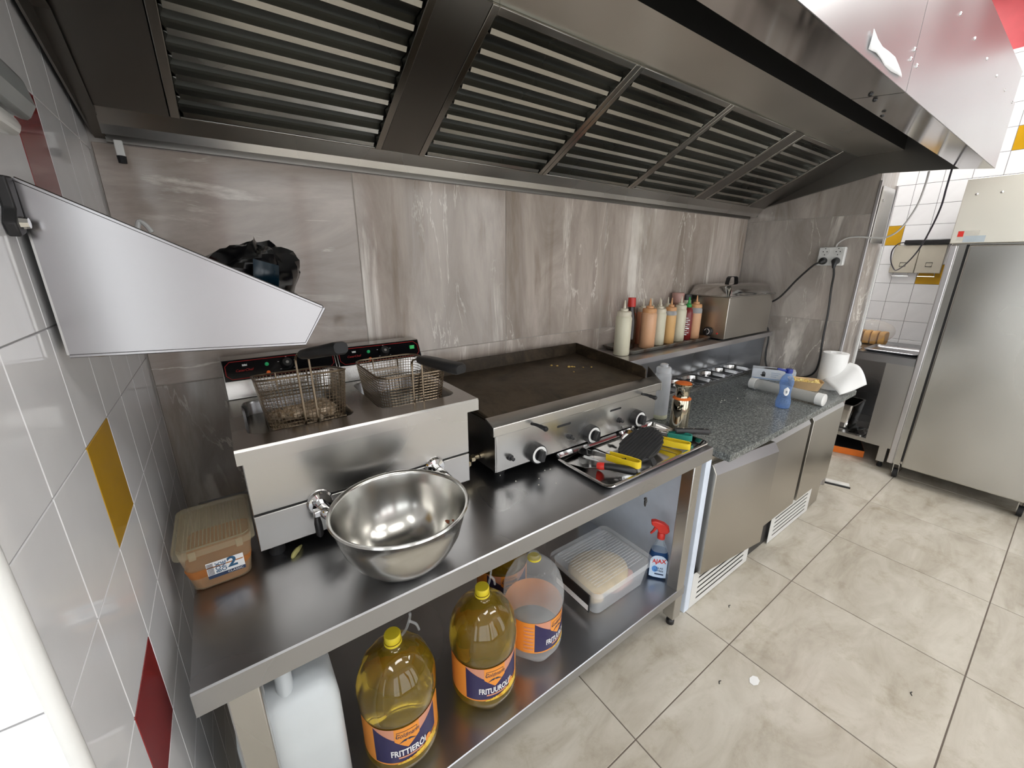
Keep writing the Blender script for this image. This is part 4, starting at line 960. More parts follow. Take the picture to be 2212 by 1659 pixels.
# dispenser at the edge of the left wall
dp = thing('soap_dispenser', 'grey plastic dispenser on the white tiled wall by the red tile', 'dispenser', (.03,-.70,1.68))
MB().prism([(.001,1.69),(.035,1.672),(.045,1.69),(.040,1.72),(.001,1.735)], -.86,-.662,'y').build('dispenser_body', plain('grey_plastic', (.28,.30,.30), .35), dp, bevel=.006)
MB().prism([(.001,1.655),(.030,1.648),(.036,1.66),(.030,1.672),(.001,1.684)], -.86,-.70,'y').build('dispenser_tray', M['white_plastic'], dp, bevel=.005)
# ------------------------------------------------------------------ refrigerated prep counter
GZ = .787
sc = thing('prep_counter', 'refrigerated prep counter with granite top, steel doors and a row of salad pans', 'prep counter', (2.41,-.38,0))
MB().box(1.652,-.69,.02, 3.166,-.02,.757).build('carcass', M['white_powder'], sc)
MB().box(1.652,-.728,.0, 1.690,-.69,.757).build('corner_post', M['white_powder'], sc, bevel=.003)
MB().box(1.69,-.715,.012, 3.16,-.688,.20).build('base_panel', M['black_plastic'], sc)
MB().box(3.005,-.722,.012, 3.166,-.69,.20).build('base_end_panel', M['steel_door'], sc)
for (a, b_, z1) in ((1.690,2.222,.193),(2.455,3.002,.185)):
    m = MB(); m.box(a,-.728,.004, b_,-.7262,.030).box(a,-.728,z1-.02,b_,-.7262,z1).box(a,-.728,.03,a+.05,-.7262,z1-.02).box(b_-.05,-.728,.03,b_,-.7262,z1-.02)
    g = m.build('vent_grille', M['white_plastic'], sc)
    for k in range(5):
        z = .030+(z1-.05)*(k+.62)/5
        MB().box(a+.05,-.728,z-.006, b_-.05,-.7265,z+.0115).build('slat', M['white_plastic'], g)
def door(x0, x1, ang=0, z0=.195, z1=.722):
    w_ = x1-x0
    mb = MB().prism([(0,z0),(0,z1-.035),(.022,z1),(.050,z1),(.050,z0)], 0, w_, 'x')
    # local: x along width, y 0 = front face
    M_ = Matrix.Translation((x0,-.747,0)) @ Matrix.Rotation(ang, 4, 'Z')
    o = mb.xf(M_).build('door', M['steel_door'], sc, bevel=.002)
    MB().prism([(-.002,z1-.036),(.0215,z1+.0025),(.0232,z1+.001),(0,z1-.038)], .004, w_-.004, 'x').xf(M_).build('handle_lip', M['steel_white'], o)
    return o
door(1.706, 2.158, math.radians(-6.2)); door(2.19, 2.655); door(2.700, 3.155)
MB().box(2.657,-.715,.19, 2.698,-.69,.73).build('door_gap', M['black_plastic'], sc)
MB().box(1.69,-.715,.722, 3.166,-.69,.757).build('top_rail', M['steel_door'], sc)
MB().box(1.715,-.784,.757, 3.168,-.222,GZ).build('granite_top', M['granite'], sc, bevel=.002)
# pan well
MB().box(1.652,-.222,.757, 3.166,-.016,.776).build('well_frame', M['steel_top'], sc)
MB().box(1.75,-.226,.776, 3.166,-.214,.797).box(1.75,-.030,.776,3.166,-.016,.797).build('pan_rail', M['steel'], sc)
MB().box(2.672,-.222,.790, 2.684,-.016,.799).build('divider_bar', M['steel_white'], sc)
MB().box(1.652,-.016,.757, 3.166,-.006,1.045).build('back_panel', M['steel_top'], sc)
MB().box(3.160,-.235,.79, 3.168,-.016,1.045).build('end_guard', M['steel_top'], sc)
pan_x = [2.035,2.217,2.398,2.579,2.762,2.928,3.083]
pan0 = None
for i, x in enumerate(pan_x):
    lab = ['empty rounded steel pan at the griddle end of the prep counter rail', 'steel salad pan holding green lettuce scraps in the prep counter', 'empty rounded steel pan next to the pan of lettuce scraps', 'empty rounded steel pan on the lettuce side of the divider bar', 'empty rounded steel pan just past the divider bar', 'empty rounded steel pan second from the marble return wall', 'empty rounded steel pan closest to the marble return wall'][i]
    t = thing('salad_pan', lab, 'pan', (x,-.122,.70), 'salad pans in the prep counter rail')
    hw = .078 if i < 5 else .066
    def pl(z, a, b_, r): return [(p[0]+x,p[1]-.122,z) for p in rrect(-a,-b_,a,b_,r,7)]
    MB().loft([pl(.797,hw+.010,.090,.02),pl(.800,hw+.010,.090,.02),pl(.800,hw+.004,.087,.055),pl(.797,hw,.084,.054),pl(.72,hw-.014,.068,.048),pl(.708,hw-.028,.054,.036)],False,True).build('pan_body', M['steel_mirror'], t, smooth=True, ang=40)
    if i == 1:
        gm = plain('lettuce_green', (.33,.42,.10), .6, var=.4); rr_ = random.Random(2)
        for k in range(12):
            b_ = blob((x+rr_.uniform(-.04,.04), -.122+rr_.uniform(-.05,.04), .735+rr_.uniform(0,.035)), rr_.uniform(.010,.02), k, 5, (1.3,1,.5), .5)
            b_.build('lettuce_leaf', gm, t, smooth=True)
# steel shelf above the pans
shf = thing('counter_shelf', 'narrow steel shelf above the salad pans carrying sauce bottles', 'shelf', (2.43,-.14,1.045))
SH = 1.07
MB().box(1.69,-.285,SH-.003, 3.142,-.004,SH).build('shelf_board', M['steel_white'], shf)
MB().box(1.69,-.2865,SH-.026, 3.142,-.2845,SH-.0031).build('front_edge', M['steel_white'], shf)
for x in (1.75,2.4,3.1): MB().prism([(-.02,1.045),(-.02,SH-.003),(-.24,SH-.003)], x, x+.003).build('shelf_bracket', M['steel'], shf)
# oven tray on the shelf
def shallow(name, label, x0, y0, x1, y1, z, h, mat): return sheet_tray(name, label, x0, y0, x1, y1, z, h, mat, r=.025, rim=.006)
shallow('baking_tray', 'dull brown stained baking tray under the sauce bottles on the shelf', 1.80,-.215,2.515,-.008,SH+.0005,.022, grime('stained_tray', (.30,.29,.26), (.17,.10,.06), .4, .6, scale=9))

# ------------------------------------------------------------------ sauce bottles
M['mayo'] = plain('pale_cream_sauce_bottle', (.72,.68,.52), .35, var=.04); M['cocktail'] = plain('orange_sauce_bottle', (.74,.42,.24), .35, var=.05); M['cocktail2'] = plain('amber_sauce_bottle', (.76,.46,.19), .35, var=.05)
M['nozzle_w'] = plain('cream_nozzle', (.74,.68,.54), .35, var=.03); M['nozzle_o'] = plain('orange_nozzle', (.70,.36,.16), .35, var=.03); M['clear_squeeze'] = glassy('clear_squeeze_plastic', (.72,.74,.77), .35, .25)
def squeeze(label, x, y, z, r, h, sauce, cap, fill=1.0, grp='squeeze bottles of sauce on the shelf', tilt=None, nozzle=True):
    t = thing('sauce_bottle', label, 'sauce bottle', (x,y,z), grp, tilt or (0,0,0))
    hb = h*.73
    prof = [(0,0),(r*.9,0),(r,.004),(r,hb*.93),(r*.93,hb*.97),(r*.86,hb)]
    if fill >= 1:
        MB().lathe(prof, 28).build('bottle_body', sauce, t, smooth=True, local=True, ang=50)
    else:
        zf = hb*fill
        MB().lathe([(0,0),(r*.9,0),(r,.004),(r,zf),(0,zf)], 28).build('sauce_fill', sauce, t, smooth=True, local=True, ang=50)
        MB().lathe([(r,zf+.0005),(r,hb*.93),(r*.93,hb*.97),(r*.86,hb)][:], 28).build('bottle_body', M['clear_squeeze'], t, smooth=True, local=True, ang=50)
    c_ = MB().lathe([(r*.86,hb*.985),(r*.90,hb),(r*.90,hb+h*.055),(r*.80,hb+h*.075),(r*.48,hb+h*.08),(r*.48,hb+h*.115),(r*.40,hb+h*.125)],28).build('screw_cap', cap, t, smooth=True, local=True, ang=40)
    if nozzle: MB().lathe([(r*.20,hb+h*.12),(r*.17,hb+h*.15),(r*.09,h*.97),(r*.06,h),(0,h)],14).build('nozzle', cap, c_, smooth=True, local=True)
    return t
squeeze('pale cream squeeze bottle standing on the bare shelf in front of the baking tray', 1.772,-.165,SH+.001,.0385,.265,M['mayo'],M['nozzle_w'])
TB = SH+.0035
squeeze('tall orange sauce bottle at the griddle end of the baking tray', 2.01,-.135,TB,.040,.258,M['cocktail'],M['nozzle_o'])
squeeze('cream sauce bottle between two orange bottles on the baking tray', 2.125,-.120,TB,.034,.245,M['mayo'],M['nozzle_w'])
squeeze('part used amber sauce bottle with clear shoulder on the baking tray', 2.215,-.125,TB,.032,.25,M['cocktail2'],M['nozzle_o'],.86)
squeeze('cream sauce bottle next to the patterned red bottle on the baking tray', 2.315,-.120,TB,.034,.255,M['mayo'],M['nozzle_w'])
squeeze('orange sauce bottle with clear upper part leaning beside the food warmer', 2.462,-.125,TB+.002,.035,.25,M['cocktail'],M['nozzle_o'],.82)
for i, (x, y, mt) in enumerate(((2.075,-.045,'cocktail'),(2.150,-.045,'mayo'),(2.225,-.045,'mayo'),(2.300,-.045,'mayo'))):
    squeeze('sauce bottle in the back row against the wall behind the front bottles', x, y, TB, .030, .245, M[mt], M['nozzle_w'], grp='back row of sauce bottles')
def tall_bottle(label, x, y, z, prof, mat, cap_prof, cap_mat, cat='bottle', name='glass_bottle'):
    t = thing(name, label, cat, (x,y,z)); MB().lathe(prof, 24).build('bottle_body', mat, t, smooth=True, local=True, ang=50)
    MB().lathe(cap_prof, 20).build('cap', cap_mat, t, smooth=True, local=True, ang=40); return t
tall_bottle('dark soy sauce bottle with red cap against the tiled wall', 1.93,-.080,TB,[(0,0),(.030,0),(.031,.004),(.031,.135),(.026,.165),(.018,.195),(.016,.22)],plain('dark_glass',(.02,.01,.006),.08,var=0),[(.018,.215),(.021,.217),(.019,.262),(.0,.263)],M['red_plastic'])
tall_bottle('red squeeze bottle behind the dark soy bottle', 2.005,-.030,TB,[(0,0),(.021,0),(.022,.004),(.022,.15),(.018,.175)],M['red_plastic'],[(.012,.175),(.011,.2),(.004,.235),(0,.236)],M['red_plastic'])
tall_bottle('wide brownish plastic jar with flat lid in the back row', 2.39,-.046,TB,[(0,0),(.028,0),(.029,.004),(.034,.03),(.034,.20),(.032,.21)],plain('brown_sauce_plastic',(.33,.16,.12),.35),[(.034,.21),(.035,.213),(.035,.262),(.033,.266),(0,.267)],plain('dusky_pink_lid',(.48,.27,.23),.4))
tall_bottle('cream bottle with black cap against the wall by the warmer', 2.485,-.040,TB,[(0,0),(.032,0),(.033,.004),(.033,.19),(.030,.22)],M['mayo'],[(.031,.22),(.033,.222),(.033,.252),(0,.254)],M['black_plastic'])
sr = tall_bottle('clear red chilli sauce bottle with white pattern and green cap', 2.395,-.118,TB,[(0,0),(.029,0),(.030,.004),(.030,.15),(.024,.178),(.014,.19)],plain('chilli_red',(.20,.016,.016),.2),[(.016,.188),(.017,.19),(.015,.205),(.008,.21),(.004,.245),(0,.246)],plain('bright_green_cap',(.02,.35,.07),.35), name='chilli_bottle')
m = MB(); f0 = CAMD(2.395,-.118)
for k in range(9):
    for (z, w_) in ((.03+.012*k, .005 if k % 2 else .009),):
        m.strip(-.010,.010,4, z, z+.004*(1 if k % 3 else 1.6), lambda u, v_: (.0306*math.cos(f0+u/.03+(.2 if k % 2 else -.12)), .0306*math.sin(f0+u/.03+(.2 if k % 2 else -.12)), v_))
m.build('white_pattern', M['print_white'], sr, local=True)

# ------------------------------------------------------------------ food warmer
fw = thing('food_warmer', 'boxy stainless steel food warmer with lid and dial on the shelf end', 'food warmer', (2.815,-.14,SH))
WX0, WX1, WY0, WY1, WZ0, WZ1 = 2.545,3.088,-.272,-.008,SH+.008,1.318
MB().box(WX0,WY0,WZ0, WX1,WY1,WZ1).build('body', M['steel_door'], fw, bevel=.003)
MB().box(WX0-.010,WY0-.010,WZ1, WX1+.010,WY1+.004,WZ1+.006).build('rim', M['steel'], fw, bevel=.002)
def wl(z, i, r=.02): return [(p[0],p[1],z) for p in rrect(WX0+.004+i,WY0+.004+i,WX1-.004-i,WY1-.002-i,r,5)]
ld = MB().loft([wl(WZ1+.0065,0),wl(WZ1+.012,.002),wl(WZ1+.052,.014,.025),wl(WZ1+.064,.028,.03),wl(WZ1+.068,.06,.03)]).build('lid', M['steel_mirror'], fw, smooth=True, ang=40)
hx = 2.80
MB().sheet([(hx-.055,WZ1+.066),(hx-.045,WZ1+.100),(hx-.03,WZ1+.106),(hx+.03,WZ1+.106),(hx+.045,WZ1+.100),(hx+.055,WZ1+.066)], -.152,-.128,.003,'y').build('lid_handle', M['black_plastic'], ld)
kx = WX0; kc = (kx,-.172,1.115)
MB().tube([(kx-.001,-.172,1.115),(kx-.012,-.172,1.115),(kx-.015,-.172,1.115)],[.026,.026,.022],24).build('dial', M['black_plastic'], fw, smooth=True)
m = MB(); N = 20; a0 = 0
vs = [(kx-.0156,-.172+r_*math.cos(.3+4.6*k/N),1.115+r_*math.sin(.3+4.6*k/N)) for r_ in (.013,.018) for k in range(N)]
m.add(vs, [(k,k+1,N+k+1,N+k) for k in range(N-1)]); m.build('dial_scale', M['print_white'], fw)
MB().box(kx-.022,-.175,1.098, kx-.014,-.169,1.132).build('dial_grip', M['black_plastic'], fw, bevel=.001)
MB().tube([(kx,-.228,1.108),(kx-.004,-.228,1.108)],[.005,.004],10).build('indicator_lamp', emis('red_indicator',(.5,.02,.02),.15), fw, smooth=True)
for x in (2.58,3.05):
    for y in (-.24,-.04): MB().lathe([(.012,SH),(.012,WZ0)],10,(x,y,0)).build('foot', M['rubber'], fw)

# ------------------------------------------------------------------ things on the granite
squeeze('empty clear squeeze bottle standing between griddle and salad pans', 1.835,-.372,GZ+.0005,.038,.315,plain('old_sauce_rest',(.62,.62,.45),.5),M['clear_squeeze'],.10,grp='clear squeeze bottle',nozzle=False)
sk_ = thing('spice_shaker', 'hourglass steel shaker with orange spice on the granite counter', 'shaker', (1.792,-.505,GZ))
MB().lathe([(0,0),(.038,0),(0.0397,0.0051),(0.0397,0.1372),(0.0379,0.1435),(0.0299,0.1486),(0.0282,0.1549),(0.0299,0.1905),(0.0368,0.2032),(0.0397,0.2083),(0.0397,0.2134),(0.0379,0.2146),(0.0356,0.2108),(0,0.2108)],36,(1.792,-.505,GZ)).build('shaker_body', steel('warm_polished_steel', col=(.56,.50,.38), rough=.08, rvar=.05), sk_, smooth=True, ang=40)
M['paprika'] = plain('orange_spice_powder', (.62,.13,.015), .9, var=.2)
MB().lathe([(0.0351,0.2115),(0.0322,0.2172),(0.0172,0.2203),(0,0.2210)],30,(1.792,-.505,GZ)).build('spice_mound', M['paprika'], sk_, smooth=True)
MB().lathe([(0.0301,0.1505),(0.0391,0.1441),(0.0389,0.1473),(0.0310,0.1530)],30,(1.792,-.505,GZ)).build('spilled_spice', M['paprika'], sk_, smooth=True)
# water bottle
wb = thing('water_bottle', 'small blue plastic water bottle with flip cap on the granite counter', 'bottle', (2.487,-.655,GZ))
M['blue_pet'] = glassy('blue_clear_plastic', (.26,.42,.75), .18, .05, .45, tint=(.70,.82,1))
MB().lathe([(0,.004),(.026,.0),(.032,.004),(.034,.03),(.030,.055),(.0255,.075),(.0265,.10),(.031,.125),(.031,.145),(.025,.163),(.014,.178),(.013,.188)],32,(2.487,-.655,GZ)).build('bottle_body', M['blue_pet'], wb, smooth=True, ang=50)
cpm = plain('dark_blue_cap', (.012,.03,.25), .35)
cp_ = MB().lathe([(.0135,.184),(.0165,.186),(.0165,.203),(.014,.206),(0,.206)],24,(2.487,-.655,GZ)).build('cap', cpm, wb, smooth=True)
MB().tube([(2.475,-.645,GZ+.196),(2.452,-.628,GZ+.203),(2.44,-.618,GZ+.206)],[.006,.006,.005],8).build('cap_flap', cpm, cp_, smooth=True)
f1 = CAMD(2.487,-.655)+.25
def wcy(u, v_, h=.0006):
    zz = v_; r = .0262+(.031-.0265)*max(0,(zz-.09)/.035) if zz > .09 else .0262
    return (2.487+(r+h)*math.cos(f1+u/.027), -.655+(r+h)*math.sin(f1+u/.027), GZ+zz)
lb = MB().strip(-.012,.012,8, lambda u: .070+.012*(u/.012)**2, lambda u: .118-.014*abs(u/.012), wcy, 4).build('label', M['print_white'], wb, smooth=True)
m = MB(); m.text('S', .018, lambda u, v_: wcy(u,.090+v_,.0016), bold=.03); m.build('label_letter', M['print_navy'], lb)
# glove box
gb = thing('glove_box', 'white cardboard box of disposable gloves with black hand symbol', 'box', (3.00,-.40,GZ))
gm_ = Matrix.Translation((2.932,-.293,GZ)) @ Matrix.Rotation(math.atan2(-.215,.095), 4, 'Z')
LGB, DGB, HGB = .235, .085, .068
MB().box(0,0,.0005, LGB,DGB,HGB).xf(gm_).build('carton', plain('white_blue_carton', (.68,.72,.78), .5, var=.06), gb, bevel=.001)
m = MB(); L = [(LGB*.5+.06*math.cos(2*PI*k/24)*(1+.15*math.sin(5*k)), DGB*.42+.020*math.sin(2*PI*k/24)) for k in range(24)]
m.add([tuple(gm_@Vector((p[0],p[1],HGB+.0008))) for p in L],[tuple(range(24))]); m.build('glove_opening', M['black_plastic'], gb)
def GP(u, v_): return tuple(gm_@Vector((u,-.0008,v_)))
m = MB(); hx_ = .065
for (u0,u1,v0,v1) in ((-.010,.010,.020,.036),(-.010,-.006,.036,.050),(-.005,-.001,.036,.054),(.0,.004,.036,.053),(.005,.009,.036,.048),(-.017,-.010,.026,.032)):
    m.add([GP(hx_+u0,v0),GP(hx_+u1,v0),GP(hx_+u1,v1),GP(hx_+u0,v1)],[(0,1,2,3)])
m.build('hand_symbol', M['black_plastic'], gb)
m = MB()
for i in range(3): m.add([GP(.105,.046-.012*i),GP(.105+.05-.01*i,.046-.012*i),GP(.105+.05-.01*i,.051-.012*i),GP(.105,.051-.012*i)],[(0,1,2,3)])
m.build('carton_lettering', plain('pale_blue_print',(.42,.50,.62),.5,var=0), gb)
m = MB(); m.add([GP(.004,.004),GP(LGB-.004,.004),GP(LGB-.004,.011),GP(.004,.011)],[(0,1,2,3)]); m.build('carton_stripe', plain('blue_carton_stripe',(.30,.42,.62),.5,var=0), gb)
# roll of cling film
cf = thing('cling_film_roll', 'long roll of cling film with white end caps on the granite counter', 'film roll', (2.69,-.58,GZ))
ca, cb_ = Vector((2.70,-.405,GZ+.034)), Vector((2.675,-.765,GZ+.034))
MB().tube([ca, cb_], .030, 28).build('film', glassy('greyish_cling_film', (.45,.45,.43), .5, .1), cf, smooth=True)
dd = (cb_-ca).normalized()
for p, s in ((ca,-1),(cb_,1)):
    MB().tube([p-dd*.024*s*1.0, p+dd*.010*s, p+dd*.012*s],[.0325,.0325,.028],28).build('end_cap', M['white_plastic'], cf, smooth=True)
# kraft food bowl
kb = thing('kraft_bowl', 'oblong brown paper bowl of yellow salad beside the paper roll', 'food bowl', (2.95,-.585,GZ))
km = Matrix.Translation((2.955,-.585,GZ)) @ Matrix.Rotation(math.radians(-62),4,'Z')
def kl(z, a, b_, r): return [tuple(km@Vector((p[0],p[1],z))) for p in rrect(-a,-b_,a,b_,r,6)]
M['kraft'] = plain('kraft_paper', (.62,.42,.22), .6)
MB().loft([kl(.0005,.070,.045,.03),kl(.052,.086,.058,.036),kl(.054,.088,.060,.038),kl(.052,.084,.056,.034),kl(.036,.080,.052,.032)],True,True).build('bowl_wall', M['kraft'], kb, smooth=True, ang=50)
m = MB(); rr_ = random.Random(8)
for i in range(40):
    p = km@Vector((rr_.uniform(-.068,.068), rr_.uniform(-.040,.040), .040+rr_.uniform(0,.008))); b_ = blob(p, rr_.uniform(.008,.013), i, 4, (1,1,.7), .3); m.add(b_.v, b_.f)
m.build('salad_filling', grime('yellow_salad', (.78,.62,.24), (.62,.40,.10), .6, scale=50), kb, smooth=True, kind='stuff')
# paper towel roll
pt = thing('paper_towel_roll', 'white paper towel roll standing at the counter end with a loose sheet', 'paper roll', (3.09,-.665,GZ))
M['paper'] = plain('white_tissue_paper', (.78,.78,.77), .8, var=.03)
MB().lathe([(.02,.001),(.062,.001),(.063,.004),(.063,.212),(.062,.215),(.026,.215),(.025,.212),(.025,.15),(.0,.15)],40,(3.09,-.665,GZ)).build('roll', M['paper'], pt, smooth=True, ang=40)
m = MB(); vs = []; NU, NV = 14, 8
for i in range(NU+1):
    for j in range(NV+1):
        u = i/NU; v_ = j/NV
        # sheet peels from the roll front and drapes over the counter edge
        p0 = Vector((3.022,-.650,.842)).lerp(Vector((3.105,-.735,.958)), v_); p1 = Vector((2.938,-.766,.796)).lerp(Vector((3.055,-.845,.854)), v_)
        p = p0.lerp(p1, u); p += Vector((-.012,-.016,.026))*math.sin(PI*u)*(.25+.75*v_); p.z += .003*math.sin(9*u+5*v_)
        vs.append(tuple(p))
m.add(vs, [(i*(NV+1)+j, (i+1)*(NV+1)+j, (i+1)*(NV+1)+j+1, i*(NV+1)+j+1) for i in range(NU) for j in range(NV)])
m.build('loose_sheet', M['paper'], pt, smooth=True, ang=80, solid=.001)
for i, (x, y) in enumerate(((2.33,-.42),(2.35,-.425),(2.44,-.45),(2.30,-.43))):
    tag(blob((x,y,GZ+.0012),.0035,i,4,(1.4,1,.4)).build('counter_crumb', wc, origin=(x,y,GZ)), 'tiny white crumb on the granite counter', 'crumb', 'crumbs on the granite')

# ------------------------------------------------------------------ socket, plugs and cables
sx = 3.1745
sk2 = thing('wall_socket', 'white four way wall socket block on the marble return wall', 'socket', (sx,-.516,1.544))
MB().box(sx-.028,-.582,1.492, sx,-.450,1.596).build('socket_block', M['white_plastic'], sk2, bevel=.006)
for y in (-.484,-.548):
    for z in (1.570,1.518):
        o = MB().tube([(sx-.0275,y,z),(sx-.0292,y,z)],[.024,.0235],28).build('outlet_ring', plain('socket_white',(.66,.66,.64),.35,var=0) if 'sw' not in M else M['sw'], sk2, smooth=True); M['sw'] = bpy.data.materials['socket_white']
        m = MB()
        for dy in (-.0095,.0095): m.tube([(sx-.0290,y+dy,z),(sx-.0298,y+dy,z)],.003,10)
        for dz in (-.017,.017): m.box(sx-.0298,y-.002,z+dz-.003, sx-.0285,y+.002,z+dz+.003)
        m.build('outlet_holes', M['dark_inner'], o)
def cable(name, label, pts, r=.004, mat=None, plug=None):
    t = thing(name, label, 'cable', tuple(pts[0]))
    MB().tube(smooth_path(pts, 8), r, 8).build('cord', mat or M['black_plastic'], t, smooth=True)
    if plug: MB().tube(plug[0], plug[1], 14).build('plug', mat or M['black_plastic'], t, smooth=True)
    return t
cable('power_cable', 'black power cable running from the wall socket to the food warmer',
    [(sx-.055,-.478,1.510),(sx-.07,-.45,1.49),(sx-.06,-.38,1.41),(sx-.05,-.30,1.30),(sx-.055,-.25,1.262),(sx-.075,-.235,1.275)], .0055, None,
    ([(sx-.0305,-.484,1.518),(sx-.045,-.484,1.516),(sx-.058,-.476,1.508)],[.021,.020,.009]))
cable('power_cable', 'black power cable hanging in a long loop from the wall socket to the counter',
    [(sx-.062,-.550,1.496),(sx-.045,-.556,1.44),(sx-.025,-.553,1.36),(sx-.02,-.562,1.22),(sx-.02,-.565,1.08),(sx-.02,-.572,.93),(sx-.022,-.560,.85),(sx-.03,-.52,.813),(sx-.03,-.45,.800),(sx-.03,-.38,.81),(sx-.025,-.315,.80),(sx-.02,-.275,.85),(sx-.018,-.262,.93),(sx-.018,-.262,1.02),(sx-.022,-.245,1.09),(sx-.05,-.20,1.11),(sx-.083,-.18,1.115)], .0055, None,
    ([(sx-.0305,-.548,1.518),(sx-.048,-.548,1.515),(sx-.056,-.550,1.500),(sx-.058,-.551,1.478)],[.020,.018,.012,.007]))
cable('power_cable', 'pale grey cable curving from the wall socket up to the hood',
    [(sx-.012,-.528,1.597),(sx-.014,-.535,1.618),(sx-.016,-.57,1.642),(sx-.012,-.62,1.647),(sx-.005,-.68,1.640),(sx-.002,-.74,1.640),(sx-.003,-.79,1.68),(sx-.006,-.83,1.78),(sx-.008,-.842,1.88),(sx-.010,-.843,1.945)], .0042, plain('pale_grey_cable',(.55,.54,.52),.5,var=0))
# ------------------------------------------------------------------ metal plate on the wall end
pp = thing('metal_plate', 'narrow bright metal plate screwed to the end of the marble wall', 'plate', (3.33,-.664,1.615))
MB().box(3.215,-.6665,1.615, 3.445,-.6625,1.908).build('plate', M['steel_mirror'], pp, bevel=.001)
m = MB(); rivet(m, (3.262,-.667,1.838), (0,-1,0), .007); m.build('screw', M['chrome'], pp, smooth=True)
cg = thing('clear_edge_strip', 'upright clear plastic strip along the end of the marble wall', 'strip', (3.41,-.67,.80))
MB().box(3.385,-.678,.80, 3.43,-.6735,1.60).build('strip_body', glassy('clear_edge_plastic',(.75,.76,.75),.25,.1), cg)
MB().tube(smooth_path([(3.40,-.680,1.60),(3.398,-.681,1.4),(3.405,-.681,1.2),(3.395,-.681,1.0),(3.40,-.680,.82)],6),.0025,6).build('edge_bead', M['white_plastic'], cg, smooth=True)

# ------------------------------------------------------------------ far steel table and what it carries
ft = thing('steel_side_table', 'stainless steel side table with lower shelf against the far tiled wall', 'table', (4.44,-.1,0))
FTZ = .862
MB().box(4.10,-.852,FTZ-.003, 4.775,.75,FTZ).box(4.10,-.852,FTZ-.058,4.103,.75,FTZ).box(4.10,-.852,FTZ-.058,4.775,-.849,FTZ).build('tabletop', M['steel_top'], ft)
MB().box(4.12,-.84,.165, 4.76,.72,.195).build('lower_shelf', M['steel'], ft)
for (x, y) in ((4.115,-.835),(4.115,.68),(4.715,-.835),(4.715,.68)):
    MB().box(x,y,.045, x+.05,y+.05,FTZ-.058).build('leg', M['steel_v'], ft, bevel=.003)
    MB().lathe([(.014,0),(.018,.004),(.018,.02),(.012,.026),(.012,.045)],12,(x+.025,y+.025,0)).build('foot', M['rubber'], ft, smooth=True)
MB().box(4.10,-.852,.17, 4.115,-.70,FTZ-.058).build('corner_panel', M['steel_v'], ft)
MB().box(4.765,-.84,.195, 4.775,.72,FTZ-.058).build('rear_panel', M['steel_top'], ft)
sheet_tray('oven_tray', 'dark shallow oven tray lying on the steel side table', 4.14,-.845,4.45,-.535, FTZ+.0005, .02, M['steel_top'])
bb = thing('bread_bag', 'clear bag of golden bread on the steel side table', 'bread', (4.55,-.47,FTZ))
brd = plain('golden_bread', (.62,.34,.10), .7, var=.25)
for i in range(4):
    y = -.575+.048*i
    MB().loft([[(4.47+.0*i+p[0], y, FTZ+.004+p[1]) for p in rrect(0,0,.13,.105,.03,4)],[(4.47+p[0], y+.04, FTZ+.004+p[1]) for p in rrect(0,0,.13,.105,.03,4)]][::-1]).build('bread_slice', brd, bb, bevel=.006)
m = blob((4.535,-.475,FTZ+.10), .105, 21, 14, (1.0,1.35,.95), .10); m.v = [(v[0], v[1], max(v[2], FTZ+.001)) for v in m.v]
m.build('bag_film', glassy('clear_bag_film',(.75,.72,.68),.12,.12), bb, smooth=True)
tag(blob((4.25,-.455,FTZ+.035),.042,31,9,(1,1.1,.85),.3).build('crumpled_tissue', M['paper'], origin=(4.25,-.455,FTZ), smooth=True), 'crumpled white tissue on the steel side table by the bread', 'tissue')
tag(blob((4.17,-.47,FTZ+.012),.04,33,8,(1.3,1.2,.3),.25).build('foil_scrap', M['chrome'], origin=(4.17,-.47,FTZ), smooth=True, ang=10), 'flat piece of crumpled foil beside the tissue', 'foil')
tag(MB().box(4.50,-.31,FTZ+.001,4.60,-.21,FTZ+.15).build('dark_carton', plain('dark_brown_carton',(.05,.03,.025),.6), origin=(4.55,-.26,FTZ), bevel=.004), 'dark carton beside the bread bag on the side table', 'carton')
def gn_pan(name, label, x0, y0, x1, y1, z, h, inside=None):
    t = thing(name, label, 'pan', ((x0+x1)/2,(y0+y1)/2,z))
    L = lambda i, zz, r=.03: [(p[0],p[1],zz) for p in rrect(x0+i,y0+i,x1-i,y1-i,r,5)]
    MB().loft([L(0,z+h-.002),L(0,z+h),L(.012,z+h),L(.018,z+.012),L(.03,z+.002,.025)],False,True).loft([L(0,z+h-.003),L(.0165,z+.011),L(.0285,z,.025)],False,True).build('pan_body', M['steel_mirror'], t, smooth=True, ang=40)
    return t
gn_pan('deep_gastronorm_pan', 'deep empty steel pan on the lower shelf of the side table', 4.20,-.565,4.50,-.25,.1955,.205)
gn_pan('gastronorm_pan', 'shallow steel pan with food by the leg of the side table', 4.16,-.835,4.40,-.675,.1955,.085)
tag(blob((4.28,-.76,.255),.04,41,8,(1.4,1,.6),.2).build('food_lump', plain('brownish_food',(.45,.27,.18),.6,var=.3), origin=(4.28,-.76,.23), smooth=True), 'brown food lump lying in the shallow pan', 'food')
ldp = thing('pan_lid', 'bent steel pan lid lying flat on the lower shelf of the side table', 'lid', (4.24,-.62,.1955))
MB().loft([[(p[0],p[1],z) for p in rrect(4.14+i,-.672+i,4.36-i,-.572-i,.02,4)] for z, i in ((.196,0),(.200,0),(.203,.02),(.209,.028))]).build('lid_plate', M['steel_mirror'], ldp, smooth=True, ang=40)
ob = thing('orange_carton', 'flat orange and black carton on the floor under the side table', 'carton', (4.32,-.58,0))
om = Matrix.Translation((4.175,-.600,0)) @ Matrix.Rotation(math.radians(20),4,'Z')
